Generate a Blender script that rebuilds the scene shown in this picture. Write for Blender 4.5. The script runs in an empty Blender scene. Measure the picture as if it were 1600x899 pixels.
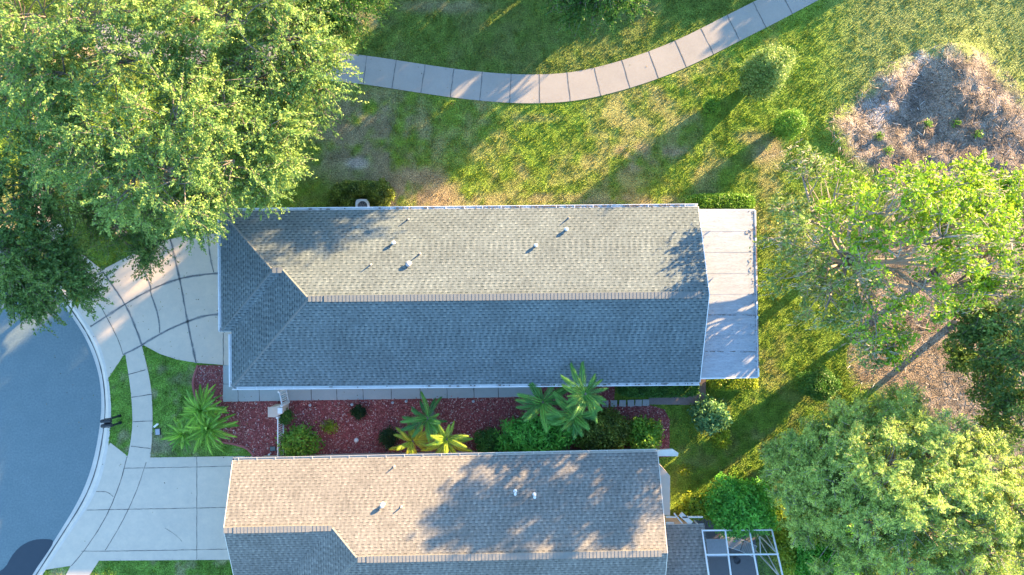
import bpy, bmesh, math, random
import numpy as np
from mathutils import Vector
random.seed(7); rng = np.random.default_rng(7)
SC = bpy.context.scene
R = math.radians
# ------------------------------------------------------------------ camera, sky, sun, exposure
F = 1067.0; H = 35.0
cam = bpy.data.cameras.new('camera'); cam.sensor_width = 36; cam.lens = 36*F/1600
cam.clip_end = 8000
co = bpy.data.objects.new('camera', cam); SC.collection.objects.link(co)
co.location = (0, 0, H); co.rotation_euler = (0, 0, 0); SC.camera = co
SUN_EL = R(11.0); SX, SY = .78, .626                     # direction towards the sun on the ground
w = bpy.data.worlds.new('World'); SC.world = w; w.use_nodes = True
nt = w.node_tree; bg = nt.nodes['Background']
sky = nt.nodes.new('ShaderNodeTexSky'); sky.sky_type = 'NISHITA'; sky.sun_disc = False
sky.sun_elevation = SUN_EL; sky.sun_rotation = math.atan2(SX, SY)
sky.air_density = 1.0; sky.dust_density = 0.2; sky.ozone_density = 3.1
nt.links.new(sky.outputs[0], bg.inputs[0]); bg.inputs[1].default_value = 0.138
sl = bpy.data.lights.new('sun', 'SUN'); sl.energy = 5.0; sl.angle = R(.5); sl.color = (1, .67, .34)
so = bpy.data.objects.new('sun', sl); SC.collection.objects.link(so); so.location = (30, 24, 30)
sd = Vector((SX*math.cos(SUN_EL), SY*math.cos(SUN_EL), math.sin(SUN_EL)))
so.rotation_euler = sd.to_track_quat('Z', 'Y').to_euler()
SC.view_settings.view_transform = 'Standard'; SC.view_settings.look = 'None'
SC.view_settings.gamma = 1; SC.view_settings.use_curve_mapping = False
SC.view_settings.exposure = 2.78

def P(x, y, z=0.0):
    """photograph coordinate of a surveyed point standing at height z -> metres"""
    k = (H-z)/F
    return Vector(((x-800)*k, (449.5-y)*k, z))
def PX(pts, z=0.0): return [P(x, y, z) for x, y in pts]

# ------------------------------------------------------------------ helpers
def tag(o, label=None, cat=None, group=None, kind=None):
    if label: o['label'] = label
    if cat: o['category'] = cat
    if group: o['group'] = group
    if kind: o['kind'] = kind
    return o
def link(o, parent=None):
    SC.collection.objects.link(o)
    if parent is not None: o.parent = parent
    return o
def empty(name, loc, rz, label, cat, group=None):
    o = bpy.data.objects.new(name, None); o.empty_display_size = .3
    o.location = loc; o.rotation_euler = (0, 0, rz); link(o)
    return tag(o, label, cat, group)
class MB:
    def __init__(s): s.v = []; s.f = []; s.m = []; s.uv = []
    def face(s, pts, m=0, uv=None):
        n = len(s.v); s.v += [tuple(p) for p in pts]; s.f.append(tuple(range(n, n+len(pts)))); s.m.append(m)
        s.uv.append(uv if uv else [(p[0], p[1]) for p in pts])
    def box(s, a, b, m=0):
        x0, y0, z0 = a; x1, y1, z1 = b
        c = [(x0,y0,z0),(x1,y0,z0),(x1,y1,z0),(x0,y1,z0),(x0,y0,z1),(x1,y0,z1),(x1,y1,z1),(x0,y1,z1)]
        s.hexa(c, m)
    def hexa(s, c, m=0):
        n = len(s.v); s.v += [tuple(p) for p in c]
        for q in ((0,3,2,1),(4,5,6,7),(0,1,5,4),(1,2,6,5),(2,3,7,6),(3,0,4,7)):
            s.f.append(tuple(n+i for i in q)); s.m.append(m); s.uv.append([(c[i][0], c[i][1]+c[i][2]) for i in q])
    def bar(s, p, q, w, h=None, m=0, up=(0,0,1)):
        h = h or w; p = Vector(p); q = Vector(q); d = (q-p).normalized(); u = Vector(up)
        if abs(d.dot(u)) > .98: u = Vector((1,0,0))
        r = d.cross(u).normalized()*w/2; t = r.normalized().cross(d)*h/2
        s.hexa([p-r-t, p+r-t, q+r-t, q-r-t, p-r+t, p+r+t, q+r+t, q-r+t], m)
    def prism(s, pts, z0, z1, m=0):
        """pts counter-clockwise (fixed if not)"""
        a = sum(pts[i][0]*pts[(i+1)%len(pts)][1]-pts[(i+1)%len(pts)][0]*pts[i][1] for i in range(len(pts)))
        if a < 0: pts = pts[::-1]
        s.face([(p[0], p[1], z1) for p in pts], m)
        for i in range(len(pts)):
            p = pts[i]; q = pts[(i+1) % len(pts)]
            s.face([(p[0],p[1],z0),(q[0],q[1],z0),(q[0],q[1],z1),(p[0],p[1],z1)], m)
    def tube(s, pts, rad, n=6, m=0, cap=True):
        pts = [Vector(p) for p in pts]
        if not hasattr(rad, '__len__'): rad = [rad]*len(pts)
        base = len(s.v)
        for i, p in enumerate(pts):
            d = (pts[min(i+1, len(pts)-1)]-pts[max(i-1, 0)])
            d = d.normalized() if d.length > 1e-6 else Vector((0,0,1))
            u = Vector((0,0,1)) if abs(d.z) < .9 else Vector((1,0,0))
            a = d.cross(u).normalized(); b = a.cross(d)
            for k in range(n):
                t = 2*math.pi*k/n; s.v.append(tuple(p+(a*math.cos(t)+b*math.sin(t))*rad[i]))
        for i in range(len(pts)-1):
            for k in range(n):
                q = (base+i*n+k, base+i*n+(k+1)%n, base+(i+1)*n+(k+1)%n, base+(i+1)*n+k)
                s.f.append(q); s.m.append(m); s.uv.append([(0,0)]*4)
        if cap:
            s.f.append(tuple(base+(len(pts)-1)*n+k for k in range(n))); s.m.append(m); s.uv.append([(0,0)]*n)
            s.f.append(tuple(base+n-1-k for k in range(n))); s.m.append(m); s.uv.append([(0,0)]*n)
    def strip(s, line, w, z, m=0, jit=0.0):
        line = [Vector((p[0], p[1], 0)) for p in line]
        L = []; Rr = []
        for i, p in enumerate(line):
            d = (line[min(i+1, len(line)-1)]-line[max(i-1, 0)]).normalized(); n = Vector((-d.y, d.x, 0))
            ww = w*(1+random.uniform(-jit, jit))/2
            L.append(p+n*ww); Rr.append(p-n*ww)
        for i in range(len(line)-1):
            s.face([(Rr[i].x,Rr[i].y,z),(Rr[i+1].x,Rr[i+1].y,z),(L[i+1].x,L[i+1].y,z),(L[i].x,L[i].y,z)], m)
    def lathe(s, c, prof, n=16, m=0):
        base = len(s.v)
        for r, z in prof:
            for k in range(n):
                t = 2*math.pi*k/n; s.v.append((c[0]+r*math.cos(t), c[1]+r*math.sin(t), c[2]+z))
        for i in range(len(prof)-1):
            for k in range(n):
                s.f.append((base+i*n+k, base+i*n+(k+1)%n, base+(i+1)*n+(k+1)%n, base+(i+1)*n+k)); s.m.append(m); s.uv.append([(0,0)]*4)
        s.f.append(tuple(base+(len(prof)-1)*n+k for k in range(n))); s.m.append(m); s.uv.append([(0,0)]*n)
    def build(s, name, mats, parent=None, loc=None, smooth=False, bevel=0):
        me = bpy.data.meshes.new(name); me.from_pydata(s.v, [], s.f)
        if not isinstance(mats, (list, tuple)): mats = [mats]
        for mm in mats: me.materials.append(mm)
        me.polygons.foreach_set('material_index', s.m)
        uvl = me.uv_layers.new(name='UVMap'); k = 0
        flat = [c for u in s.uv for p in u for c in p]
        uvl.data.foreach_set('uv', flat)
        if smooth: me.polygons.foreach_set('use_smooth', [True]*len(me.polygons))
        me.update(); o = bpy.data.objects.new(name, me)
        if loc is not None: o.location = loc
        if bevel:
            b = o.modifiers.new('bevel', 'BEVEL'); b.width = bevel; b.segments = 2; b.limit_method = 'ANGLE'
        return link(o, parent)
def chaikin(pts, n=2, closed=False):
    pts = [tuple(p)[:2] for p in pts]
    for _ in range(n):
        out = [] if closed else [pts[0]]
        rngi = range(len(pts) if closed else len(pts)-1)
        for i in rngi:
            a = pts[i]; b = pts[(i+1) % len(pts)]
            out += [(a[0]*.75+b[0]*.25, a[1]*.75+b[1]*.25), (a[0]*.25+b[0]*.75, a[1]*.25+b[1]*.75)]
        if not closed: out.append(pts[-1])
        pts = out
    return pts

# ------------------------------------------------------------------ numpy noise
def vnoise(x, y, s, seed=0):
    g = np.random.default_rng(seed).random((128, 128))
    u = x/s+300.37; v = y/s+311.71
    i = np.floor(u).astype(int); j = np.floor(v).astype(int); fu = u-i; fv = v-j
    fu = fu*fu*(3-2*fu); fv = fv*fv*(3-2*fv)
    a = g[i % 128, j % 128]; b = g[(i+1) % 128, j % 128]; c = g[i % 128, (j+1) % 128]; d = g[(i+1) % 128, (j+1) % 128]
    return (a*(1-fu)+b*fu)*(1-fv)+(c*(1-fu)+d*fu)*fv
def fbm(x, y, s, seed=0, o=4):
    t = 0; a = 1; n = 0
    for k in range(o):
        t = t+a*vnoise(x, y, s/2**k, seed+k); n += a; a *= .55
    return t/n
def pip(x, y, poly):
    ins = np.zeros(x.shape, bool); n = len(poly)
    for i in range(n):
        x0, y0 = poly[i][0], poly[i][1]; x1, y1 = poly[(i+1) % n][0], poly[(i+1) % n][1]
        if y0 == y1: continue
        c = ((y0 > y) != (y1 > y)) & (x < (x1-x0)*(y-y0)/(y1-y0)+x0)
        ins ^= c
    return ins
def sst(a, b, x):
    t = np.clip((x-a)/(b-a), 0, 1); return t*t*(3-2*t)
def blob(x, y, px, py, rx, ry, ang=0):
    c = P(px, py); dx = x-c.x; dy = y-c.y; a = R(ang)
    u = dx*math.cos(a)+dy*math.sin(a); v = -dx*math.sin(a)+dy*math.cos(a)
    return (u/(rx/30.5))**2+(v/(ry/30.5))**2

# ------------------------------------------------------------------ materials
def mat(name, col, rough=.8, noise=None, bump=None, spec=.3, metal=0):
    """noise=(scale, amount, colour2) ; bump=(scale, strength, distance)"""
    m = bpy.data.materials.new(name); m.use_nodes = True; t = m.node_tree; b = t.nodes['Principled BSDF']
    b.inputs['Roughness'].default_value = rough; b.inputs['Specular IOR Level'].default_value = spec
    b.inputs['Metallic'].default_value = metal
    b.inputs['Base Color'].default_value = (*col, 1)
    tc = t.nodes.new('ShaderNodeTexCoord')
    if noise:
        prev = None
        for k, (sc, amt, c2) in enumerate(noise if isinstance(noise, list) else [noise]):
            n = t.nodes.new('ShaderNodeTexNoise'); n.inputs['Scale'].default_value = sc; n.inputs['Detail'].default_value = 6
            n.inputs['Roughness'].default_value = .65
            t.links.new(tc.outputs['Object'], n.inputs['Vector'])
            r = t.nodes.new('ShaderNodeMapRange'); r.inputs['From Min'].default_value = .35; r.inputs['From Max'].default_value = .7
            r.inputs['To Max'].default_value = amt; t.links.new(n.outputs['Fac'], r.inputs['Value'])
            mx = t.nodes.new('ShaderNodeMix'); mx.data_type = 'RGBA'
            t.links.new(r.outputs[0], mx.inputs[0])
            if prev is None: mx.inputs[6].default_value = (*col, 1)
            else: t.links.new(prev, mx.inputs[6])
            mx.inputs[7].default_value = (*c2, 1); prev = mx.outputs[2]
        t.links.new(prev, b.inputs['Base Color'])
    if bump:
        n = t.nodes.new('ShaderNodeTexNoise'); n.inputs['Scale'].default_value = bump[0]; n.inputs['Detail'].default_value = 5
        t.links.new(tc.outputs['Object'], n.inputs['Vector'])
        bp = t.nodes.new('ShaderNodeBump'); bp.inputs['Strength'].default_value = bump[1]; bp.inputs['Distance'].default_value = bump[2]
        t.links.new(n.outputs['Fac'], bp.inputs['Height']); t.links.new(bp.outputs[0], b.inputs['Normal'])
    return m
def mat_attr(name, rough=.85, detail=None, transl=0.0, spec=.2, bump=None):
    m = bpy.data.materials.new(name); m.use_nodes = True; t = m.node_tree; b = t.nodes['Principled BSDF']
    b.inputs['Roughness'].default_value = rough; b.inputs['Specular IOR Level'].default_value = spec
    a = t.nodes.new('ShaderNodeAttribute'); a.attribute_name = 'Col'; src = a.outputs['Color']
    tc = t.nodes.new('ShaderNodeTexCoord')
    if detail:
        n = t.nodes.new('ShaderNodeTexNoise'); n.inputs['Scale'].default_value = detail[0]; n.inputs['Detail'].default_value = 6
        t.links.new(tc.outputs['Object'], n.inputs['Vector'])
        r = t.nodes.new('ShaderNodeMapRange'); r.inputs['From Min'].default_value = .3; r.inputs['From Max'].default_value = .7
        r.inputs['To Min'].default_value = 1-detail[1]; r.inputs['To Max'].default_value = 1+detail[1]
        t.links.new(n.outputs['Fac'], r.inputs['Value'])
        mx = t.nodes.new('ShaderNodeVectorMath'); mx.operation = 'SCALE'
        t.links.new(src, mx.inputs[0]); t.links.new(r.outputs[0], mx.inputs['Scale']); src = mx.outputs[0]
    t.links.new(src, b.inputs['Base Color'])
    if bump:
        n = t.nodes.new('ShaderNodeTexNoise'); n.inputs['Scale'].default_value = bump[0]; n.inputs['Detail'].default_value = 5
        t.links.new(tc.outputs['Object'], n.inputs['Vector'])
        bp = t.nodes.new('ShaderNodeBump'); bp.inputs['Strength'].default_value = bump[1]; bp.inputs['Distance'].default_value = bump[2]
        t.links.new(n.outputs['Fac'], bp.inputs['Height']); t.links.new(bp.outputs[0], b.inputs['Normal'])
    if transl:
        tr = t.nodes.new('ShaderNodeBsdfTranslucent'); t.links.new(src, tr.inputs['Color'])
        ms = t.nodes.new('ShaderNodeMixShader'); ms.inputs[0].default_value = transl
        t.links.new(b.outputs[0], ms.inputs[1]); t.links.new(tr.outputs[0], ms.inputs[2])
        t.links.new(ms.outputs[0], t.nodes['Material Output'].inputs['Surface'])
    return m
def mat_shingle(name, base, dark, light, rowh=.136, bw=.27):
    m = bpy.data.materials.new(name); m.use_nodes = True; t = m.node_tree; b = t.nodes['Principled BSDF']
    b.inputs['Roughness'].default_value = .9; b.inputs['Specular IOR Level'].default_value = .15
    uv = t.nodes.new('ShaderNodeTexCoord')
    # slightly wandering rows
    nz = t.nodes.new('ShaderNodeTexNoise'); nz.inputs['Scale'].default_value = .9
    t.links.new(uv.outputs['UV'], nz.inputs['Vector'])
    sc = t.nodes.new('ShaderNodeVectorMath'); sc.operation = 'SCALE'; sc.inputs['Scale'].default_value = .035
    t.links.new(nz.outputs['Color'], sc.inputs[0])
    ad = t.nodes.new('ShaderNodeVectorMath'); ad.operation = 'ADD'
    t.links.new(uv.outputs['UV'], ad.inputs[0]); t.links.new(sc.outputs[0], ad.inputs[1])
    sep = t.nodes.new('ShaderNodeSeparateXYZ'); t.links.new(ad.outputs[0], sep.inputs[0])
    def mth(op, a, b=None, c=None, clamp=False):
        n_ = t.nodes.new('ShaderNodeMath'); n_.operation = op; n_.use_clamp = clamp
        for k_, v_ in enumerate((a, b, c)):
            if v_ is None: continue
            if isinstance(v_, (int, float)): n_.inputs[k_].default_value = v_
            else: t.links.new(v_, n_.inputs[k_])
        return n_.outputs[0]
    def rng_(v, a, b, smooth=True):
        n_ = t.nodes.new('ShaderNodeMapRange'); n_.interpolation_type = 'SMOOTHSTEP'; n_.inputs['From Min'].default_value = a; n_.inputs['From Max'].default_value = b
        t.links.new(v, n_.inputs['Value']); return n_.outputs[0]
    v_row = mth('DIVIDE', sep.outputs['Y'], rowh); row = mth('FLOOR', v_row); fv = mth('FRACT', v_row)
    wn = t.nodes.new('ShaderNodeTexWhiteNoise'); wn.noise_dimensions = '1D'; t.links.new(row, wn.inputs['W'])
    u0 = mth('ADD', mth('DIVIDE', sep.outputs['X'], bw), mth('MULTIPLY', row, .5)); u = mth('ADD', u0, mth('MULTIPLY', wn.outputs['Value'], .45))
    cell = mth('FLOOR', u); cb = t.nodes.new('ShaderNodeCombineXYZ'); t.links.new(cell, cb.inputs[0]); t.links.new(row, cb.inputs[1])
    w2n = t.nodes.new('ShaderNodeTexWhiteNoise'); w2n.noise_dimensions = '2D'; t.links.new(cb.outputs[0], w2n.inputs['Vector'])
    sn = mth('SINE', mth('MULTIPLY', u, 2*math.pi))
    lowv = rng_(fv, .45, .8); hiv = rng_(mth('SUBTRACT', 1.0, fv), .35, .8)
    D = mth('MULTIPLY', mth('MULTIPLY', rng_(sn, -.35, .45), lowv), mth('ADD', mth('MULTIPLY', w2n.outputs['Value'], .8), .45), clamp=True)
    D = mth('MAXIMUM', D, mth('MULTIPLY', rng_(fv, .82, .98), .35))
    Lt = mth('MULTIPLY', mth('MULTIPLY', rng_(sn, .3, -.6), hiv), w2n.outputs['Value'])
    mx = t.nodes.new('ShaderNodeMix'); mx.data_type = 'RGBA'; mx.inputs[6].default_value = (*base, 1); mx.inputs[7].default_value = (*light, 1)
    t.links.new(Lt, mx.inputs[0])
    mx2 = t.nodes.new('ShaderNodeMix'); mx2.data_type = 'RGBA'; mx2.inputs[7].default_value = (*dark, 1)
    t.links.new(D, mx2.inputs[0]); t.links.new(mx.outputs[2], mx2.inputs[6])
    # blotches (weathering)
    n = t.nodes.new('ShaderNodeTexNoise'); n.inputs['Scale'].default_value = .8; n.inputs['Detail'].default_value = 7; n.inputs['Roughness'].default_value = .7
    t.links.new(uv.outputs['Object'], n.inputs['Vector'])
    r = t.nodes.new('ShaderNodeMapRange'); r.inputs['From Min'].default_value = .3; r.inputs['From Max'].default_value = .7
    r.inputs['To Min'].default_value = .8; r.inputs['To Max'].default_value = 1.16; t.links.new(n.outputs['Fac'], r.inputs['Value'])
    n2 = t.nodes.new('ShaderNodeTexNoise'); n2.inputs['Scale'].default_value = 9; n2.inputs['Detail'].default_value = 6
    mpp = t.nodes.new('ShaderNodeMapping'); mpp.inputs['Scale'].default_value = (1.2, .35, 1); t.links.new(uv.outputs['UV'], mpp.inputs['Vector'])
    t.links.new(mpp.outputs[0], n2.inputs['Vector'])
    r2 = t.nodes.new('ShaderNodeMapRange'); r2.inputs['From Min'].default_value = .3; r2.inputs['From Max'].default_value = .7
    r2.inputs['To Min'].default_value = .8; r2.inputs['To Max'].default_value = 1.2; t.links.new(n2.outputs['Fac'], r2.inputs['Value'])
    mm = t.nodes.new('ShaderNodeMath'); mm.operation = 'MULTIPLY'; t.links.new(r.outputs[0], mm.inputs[0]); t.links.new(r2.outputs[0], mm.inputs[1])
    s2 = t.nodes.new('ShaderNodeVectorMath'); s2.operation = 'SCALE'; t.links.new(mx2.outputs[2], s2.inputs[0]); t.links.new(mm.outputs[0], s2.inputs['Scale'])
    t.links.new(s2.outputs[0], b.inputs['Base Color'])
    bp = t.nodes.new('ShaderNodeBump'); bp.inputs['Strength'].default_value = .5; bp.inputs['Distance'].default_value = .012; bp.invert = True
    t.links.new(D, bp.inputs['Height']); t.links.new(bp.outputs[0], b.inputs['Normal'])
    return m

M = {}
M['ground'] = mat_attr('soil_and_turf', .95, (14, .55), bump=(16, 1.0, .09))
M['grass'] = mat_attr('grass_blades', .7, None, .15)
M['leaf'] = mat_attr('leaves', .5, None, .36, .35)
M['chips'] = mat_attr('loose_chips', .9, None)
M['asphalt'] = mat('asphalt', (.145,.20,.205), .95, [(.25, .6, (.18,.235,.235)), (22, .95, (.235,.29,.29)), (11, .8, (.105,.15,.165)), (1.1, .45, (.12,.17,.18))], (90, .4, .01))
M['dark_patch'] = mat('dark_asphalt', (.04,.055,.07), .8, (3, .5, (.05,.065,.08)), (90, .3, .01))
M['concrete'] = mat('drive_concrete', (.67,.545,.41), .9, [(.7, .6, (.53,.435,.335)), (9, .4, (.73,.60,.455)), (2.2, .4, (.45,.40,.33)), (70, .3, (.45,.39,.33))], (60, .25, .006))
M['curb'] = mat('kerb_concrete', (.64,.55,.46), .9, [(1.5, .6, (.46,.41,.36)), (18, .4, (.7,.62,.52))], (50, .25, .006))
M['path'] = mat('path_concrete', (.35,.33,.295), .9, [(.45, .75, (.26,.245,.22)), (12, .35, (.41,.385,.34)), (60, .3, (.24,.22,.2))], (60, .25, .006))
M['joint'] = mat('joint_dirt', (.10,.10,.095), .95, (8, .6, (.12,.12,.11)))
M['joint_soft'] = mat('joint_stain', (.24,.225,.205), .95, (9, .9, (.42,.39,.35)))
M['paver'] = mat('brown_pavers', (.22,.17,.15), .9, [(9, .6, (.30,.25,.23)), (40, .4, (.15,.12,.11))], (40, .5, .01))
M['stone'] = mat('stepping_stone_concrete', (.42,.40,.37), .9, (12, .5, (.3,.29,.27)), (40, .4, .01))
M['edge'] = mat('red_edging_concrete', (.34,.11,.10), .85, (14, .6, (.22,.07,.07)), (40, .3, .01))
M['mulch'] = mat('red_mulch', (.33,.075,.07), .95, [(16, .8, (.44,.14,.13)), (60, .6, (.14,.03,.03)), (1.2, .5, (.26,.09,.075))], (40, 1, .05))
M['shingle_a'] = mat_shingle('weathered_green_grey_shingles', (.122,.148,.150), (.042,.06,.066), (.20,.225,.21))
M['shingle_b'] = mat_shingle('tan_grey_shingles', (.185,.178,.158), (.105,.102,.095), (.29,.268,.225))
M['cap_a'] = mat('green_grey_ridge_caps', (.17,.18,.17), .9, (7, .6, (.13,.14,.135)), (60, .4, .01))
M['cap_b'] = mat('tan_ridge_caps', (.23,.22,.19), .9, (7, .6, (.17,.165,.15)), (60, .4, .01))
M['white'] = mat('white_painted_aluminium', (.74,.74,.72), .45, (3, .35, (.55,.55,.53)), spec=.5)
M['cream'] = mat('cream_painted_metal', (.62,.57,.48), .5, (4, .4, (.45,.40,.33)), spec=.5)
M['soffit'] = mat('white_soffit', (.6,.6,.58), .7)
M['stucco_a'] = mat('pale_grey_stucco', (.48,.46,.42), .95, (3, .3, (.4,.38,.35)), (60, .6, .01))
M['stucco_b'] = mat('beige_stucco', (.58,.47,.37), .95, (3, .35, (.46,.37,.29)), (60, .6, .01))
M['glass'] = mat('window_glass', (.03,.04,.045), .08, spec=.6)
M['panroof'] = mat('oxidised_white_roof_panel', (.44,.47,.50), .7, [(1.2, .5, (.36,.38,.39)), (30, 1.0, (.17,.175,.18)), (7, .6, (.50,.53,.56)), (3, .5, (.28,.29,.295))], (30, .3, .008))
_t = M['panroof'].node_tree; _mp = _t.nodes.new('ShaderNodeMapping'); _mp.inputs['Scale'].default_value = (.22, 1.6, 1)
_tc = [n_ for n_ in _t.nodes if n_.type == 'TEX_COORD'][0]; _t.links.new(_tc.outputs['Object'], _mp.inputs['Vector'])
for n_ in [n_ for n_ in _t.nodes if n_.type == 'TEX_NOISE' and n_.inputs['Scale'].default_value > 2]: _t.links.new(_mp.outputs[0], n_.inputs['Vector'])
M['walk'] = mat('shaded_walk_concrete', (.40,.43,.41), .9, [(1.4, .6, (.32,.35,.33)), (9, .4, (.46,.49,.47)), (60, .3, (.3,.28,.26))], (60, .25, .006))  # darker, bluer than the drive: the house's shade is mixed into this colour
M['dirtline'] = mat('leaf_debris', (.09,.075,.06), .95, (30, .7, (.3,.27,.24)), (30, 1, .02))
M['rust'] = mat('rusty_brown_edge', (.16,.10,.07), .8, (9, .8, (.45,.40,.36)))
M['darkmetal'] = mat('dark_metal', (.03,.032,.036), .5, (30, .4, (.06,.06,.065)), spec=.5)
M['galv'] = mat('galvanised_metal', (.42,.43,.44), .45, (12, .5, (.3,.3,.31)), spec=.5, metal=.3)
M['lead'] = mat('vent_boot_grey', (.30,.30,.29), .7, (12, .5, (.2,.2,.2)))
M['green_box'] = mat('grey_green_plastic', (.17,.20,.20), .7, (10, .3, (.13,.15,.15)))
M['black'] = mat('black_enamel', (.012,.016,.022), .35, (20, .3, (.03,.035,.04)), spec=.5)
M['bark'] = mat('grey_brown_bark', (.25,.21,.175), .95, [(8, .7, (.36,.32,.28)), (40, .6, (.09,.075,.06))], (30, .8, .03))
M['palebark'] = mat('pale_bark', (.36,.32,.28), .95, [(8, .6, (.25,.22,.19))], (30, .6, .02))
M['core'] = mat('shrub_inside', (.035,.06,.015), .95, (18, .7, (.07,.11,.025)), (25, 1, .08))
M['deck'] = mat('grey_pool_deck', (.15,.155,.165), .9, [(5, .5, (.2,.2,.21)), (50, .3, (.1,.1,.11))], (40, .3, .006))
M['vinyl'] = mat('grey_vinyl_strap', (.40,.41,.40), .6, (20, .4, (.3,.3,.3)))
M['screen'] = bpy.data.materials.new('insect_screen'); M['screen'].use_nodes = True
_t = M['screen'].node_tree; _b = _t.nodes['Principled BSDF']; _b.inputs['Base Color'].default_value = (.05,.052,.055,1); _b.inputs['Roughness'].default_value = .8
_tr = _t.nodes.new('ShaderNodeBsdfTransparent'); _ms = _t.nodes.new('ShaderNodeMixShader')
_n = _t.nodes.new('ShaderNodeTexNoise'); _n.inputs['Scale'].default_value = 2.0
_r = _t.nodes.new('ShaderNodeMapRange'); _r.inputs['To Min'].default_value = .22; _r.inputs['To Max'].default_value = .34
_t.links.new(_n.outputs['Fac'], _r.inputs['Value']); _t.links.new(_r.outputs[0], _ms.inputs[0])
_t.links.new(_tr.outputs[0], _ms.inputs[1]); _t.links.new(_b.outputs[0], _ms.inputs[2]); _t.links.new(_ms.outputs[0], _t.nodes['Material Output'].inputs['Surface'])

# ------------------------------------------------------------------ plan outlines
curb_in = chaikin([(-60,392),(0,405),(50,430),(85,460),(112,497),(133,530),(149,571),(156,605),(157,650),(145,722),(124,779),(86,841),(49,899),(22,940),(-20,990)], 2)
curb_out = chaikin([(-60,374),(4,388),(58,414),(98,446),(119,480),(142,512),(161,548),(171,597),(175,650),(166,726),(147,779),(106,838),(66,899),(40,940),(-2,996)], 2)
road_poly = PX(curb_in)+[P(-1400,1400), P(-2200,650), P(-1400,0), P(-250,360)]
def curve_near(a, b):      # part of the kerb's outer line between two y values
    return [p for p in curb_out if a <= p[1] <= b and p[0] > 0]
drive1 = curve_near(478, 600)+[(193,556),(222,538),(250,553),(277,562),(307,567),(358,571),(358,620),(430,600),(430,352),(345,365),(320,366),(283,370),(250,378),(217,392),(183,410),(160,422),(134,441)]
drive2 = [(173,692),(200,713),(234,715),(372,713),(430,713),(430,874),(155,876),(111,884)]+[p for p in curb_out if 690 < p[1] < 893 and p[0] > 0][::-1]
walk_lo = chaikin([(196,552),(205,609),(208,658),(205,688),(200,713)], 2)+chaikin([(235,715),(238,688),(239,643),(236,598),(222,540)], 2)
walk_up = chaikin([(134,441),(100,408),(68,376),(50,330),(52,260),(70,180)], 2)+chaikin([(104,180),(86,260),(84,320),(96,352),(110,383),(160,422)], 2)
walk_bot = [(111,884),(155,876),(140,899),(105,960),(60,960),(103,899)]
path_c = chaikin([(150,60),(250,70),(340,84),(430,94),(515,104),(575,110),(650,122),(720,132),(780,138),(840,140),(900,136),(960,122),(1020,103),(1080,78),(1140,47),(1200,17),(1260,-15),(1400,-90),(1600,-180)], 2)
garden_walk = [(349,571),(365,571),(365,602),(560,598),(760,594),(838,592),(838,620),(600,624),(452,626),(349,628)]
mulch = [(309,571),(349,571),(349,628),(452,626),(600,624),(838,620),(838,600),(960,600),(960,632),(1015,633),(1038,640),(1046,655),(1046,714),(700,720),(364,728),(364,714),(398,713),(391,703),(375,694),(350,690),(330,680),(312,640),(303,612),(303,590)]
paver_poly = [(1084,590),(1103,590),(1102,633),(1014,632),(1014,619),(1084,618)]
dirt = chaikin([(1283,180),(1320,165),(1345,140),(1370,108),(1410,85),(1480,68),(1535,82),(1565,105),(1600,150),(1680,210),(1700,500),(1700,800),(1560,760),(1480,700),(1440,640),(1330,610),(1320,560),(1330,500),(1330,420),(1390,330),(1370,290),(1300,230)], 2, True)
pool_deck = [(1050,806),(1178,818),(1185,899),(1185,1000),(1040,1000)]

path_cm = [(p.x, p.y) for p in PX(path_c)]
def line_dist(x, y, pts):
    d = np.full(x.shape, 1e9)
    for i in range(len(pts)-1):
        ax, ay = pts[i][:2]; bx, by = pts[i+1][:2]; vx, vy = bx-ax, by-ay
        t = np.clip(((x-ax)*vx+(y-ay)*vy)/(vx*vx+vy*vy+1e-12), 0, 1)
        d = np.minimum(d, np.hypot(x-ax-t*vx, y-ay-t*vy))
    return d

def ground_h(x, y):
    h = np.zeros(x.shape)
    inside = pip(x, y, [(p[0], p[1]) for p in PX(chaikin([(a[0]*.17+b[0]*.83, a[1]*.17+b[1]*.83) for a, b in zip(curb_in, curb_out)], 0))]+[(p.x, p.y) for p in (P(-1400,1400), P(-2200,650), P(-1400,0), P(-250,350))])
    h = np.where(inside, -.13, h)
    dm = pip(x, y, PX(dirt)).astype(float)
    m = .75*np.exp(-blob(x, y, 1492, 112, 40, 46, -35))+.35*np.exp(-blob(x, y, 1395, 135, 26, 30))+.3*np.exp(-blob(x, y, 1560, 170, 60, 60))
    m -= .18*np.exp(-blob(x, y, 1430, 155, 34, 26))
    m += dm*(fbm(x, y, .9, 31, 5)-.5)*.45*np.exp(-blob(x, y, 1470, 210, 260, 190))
    m += .25*np.exp(-blob(x, y, 1310, 205, 26, 20))
    return h+m
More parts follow.
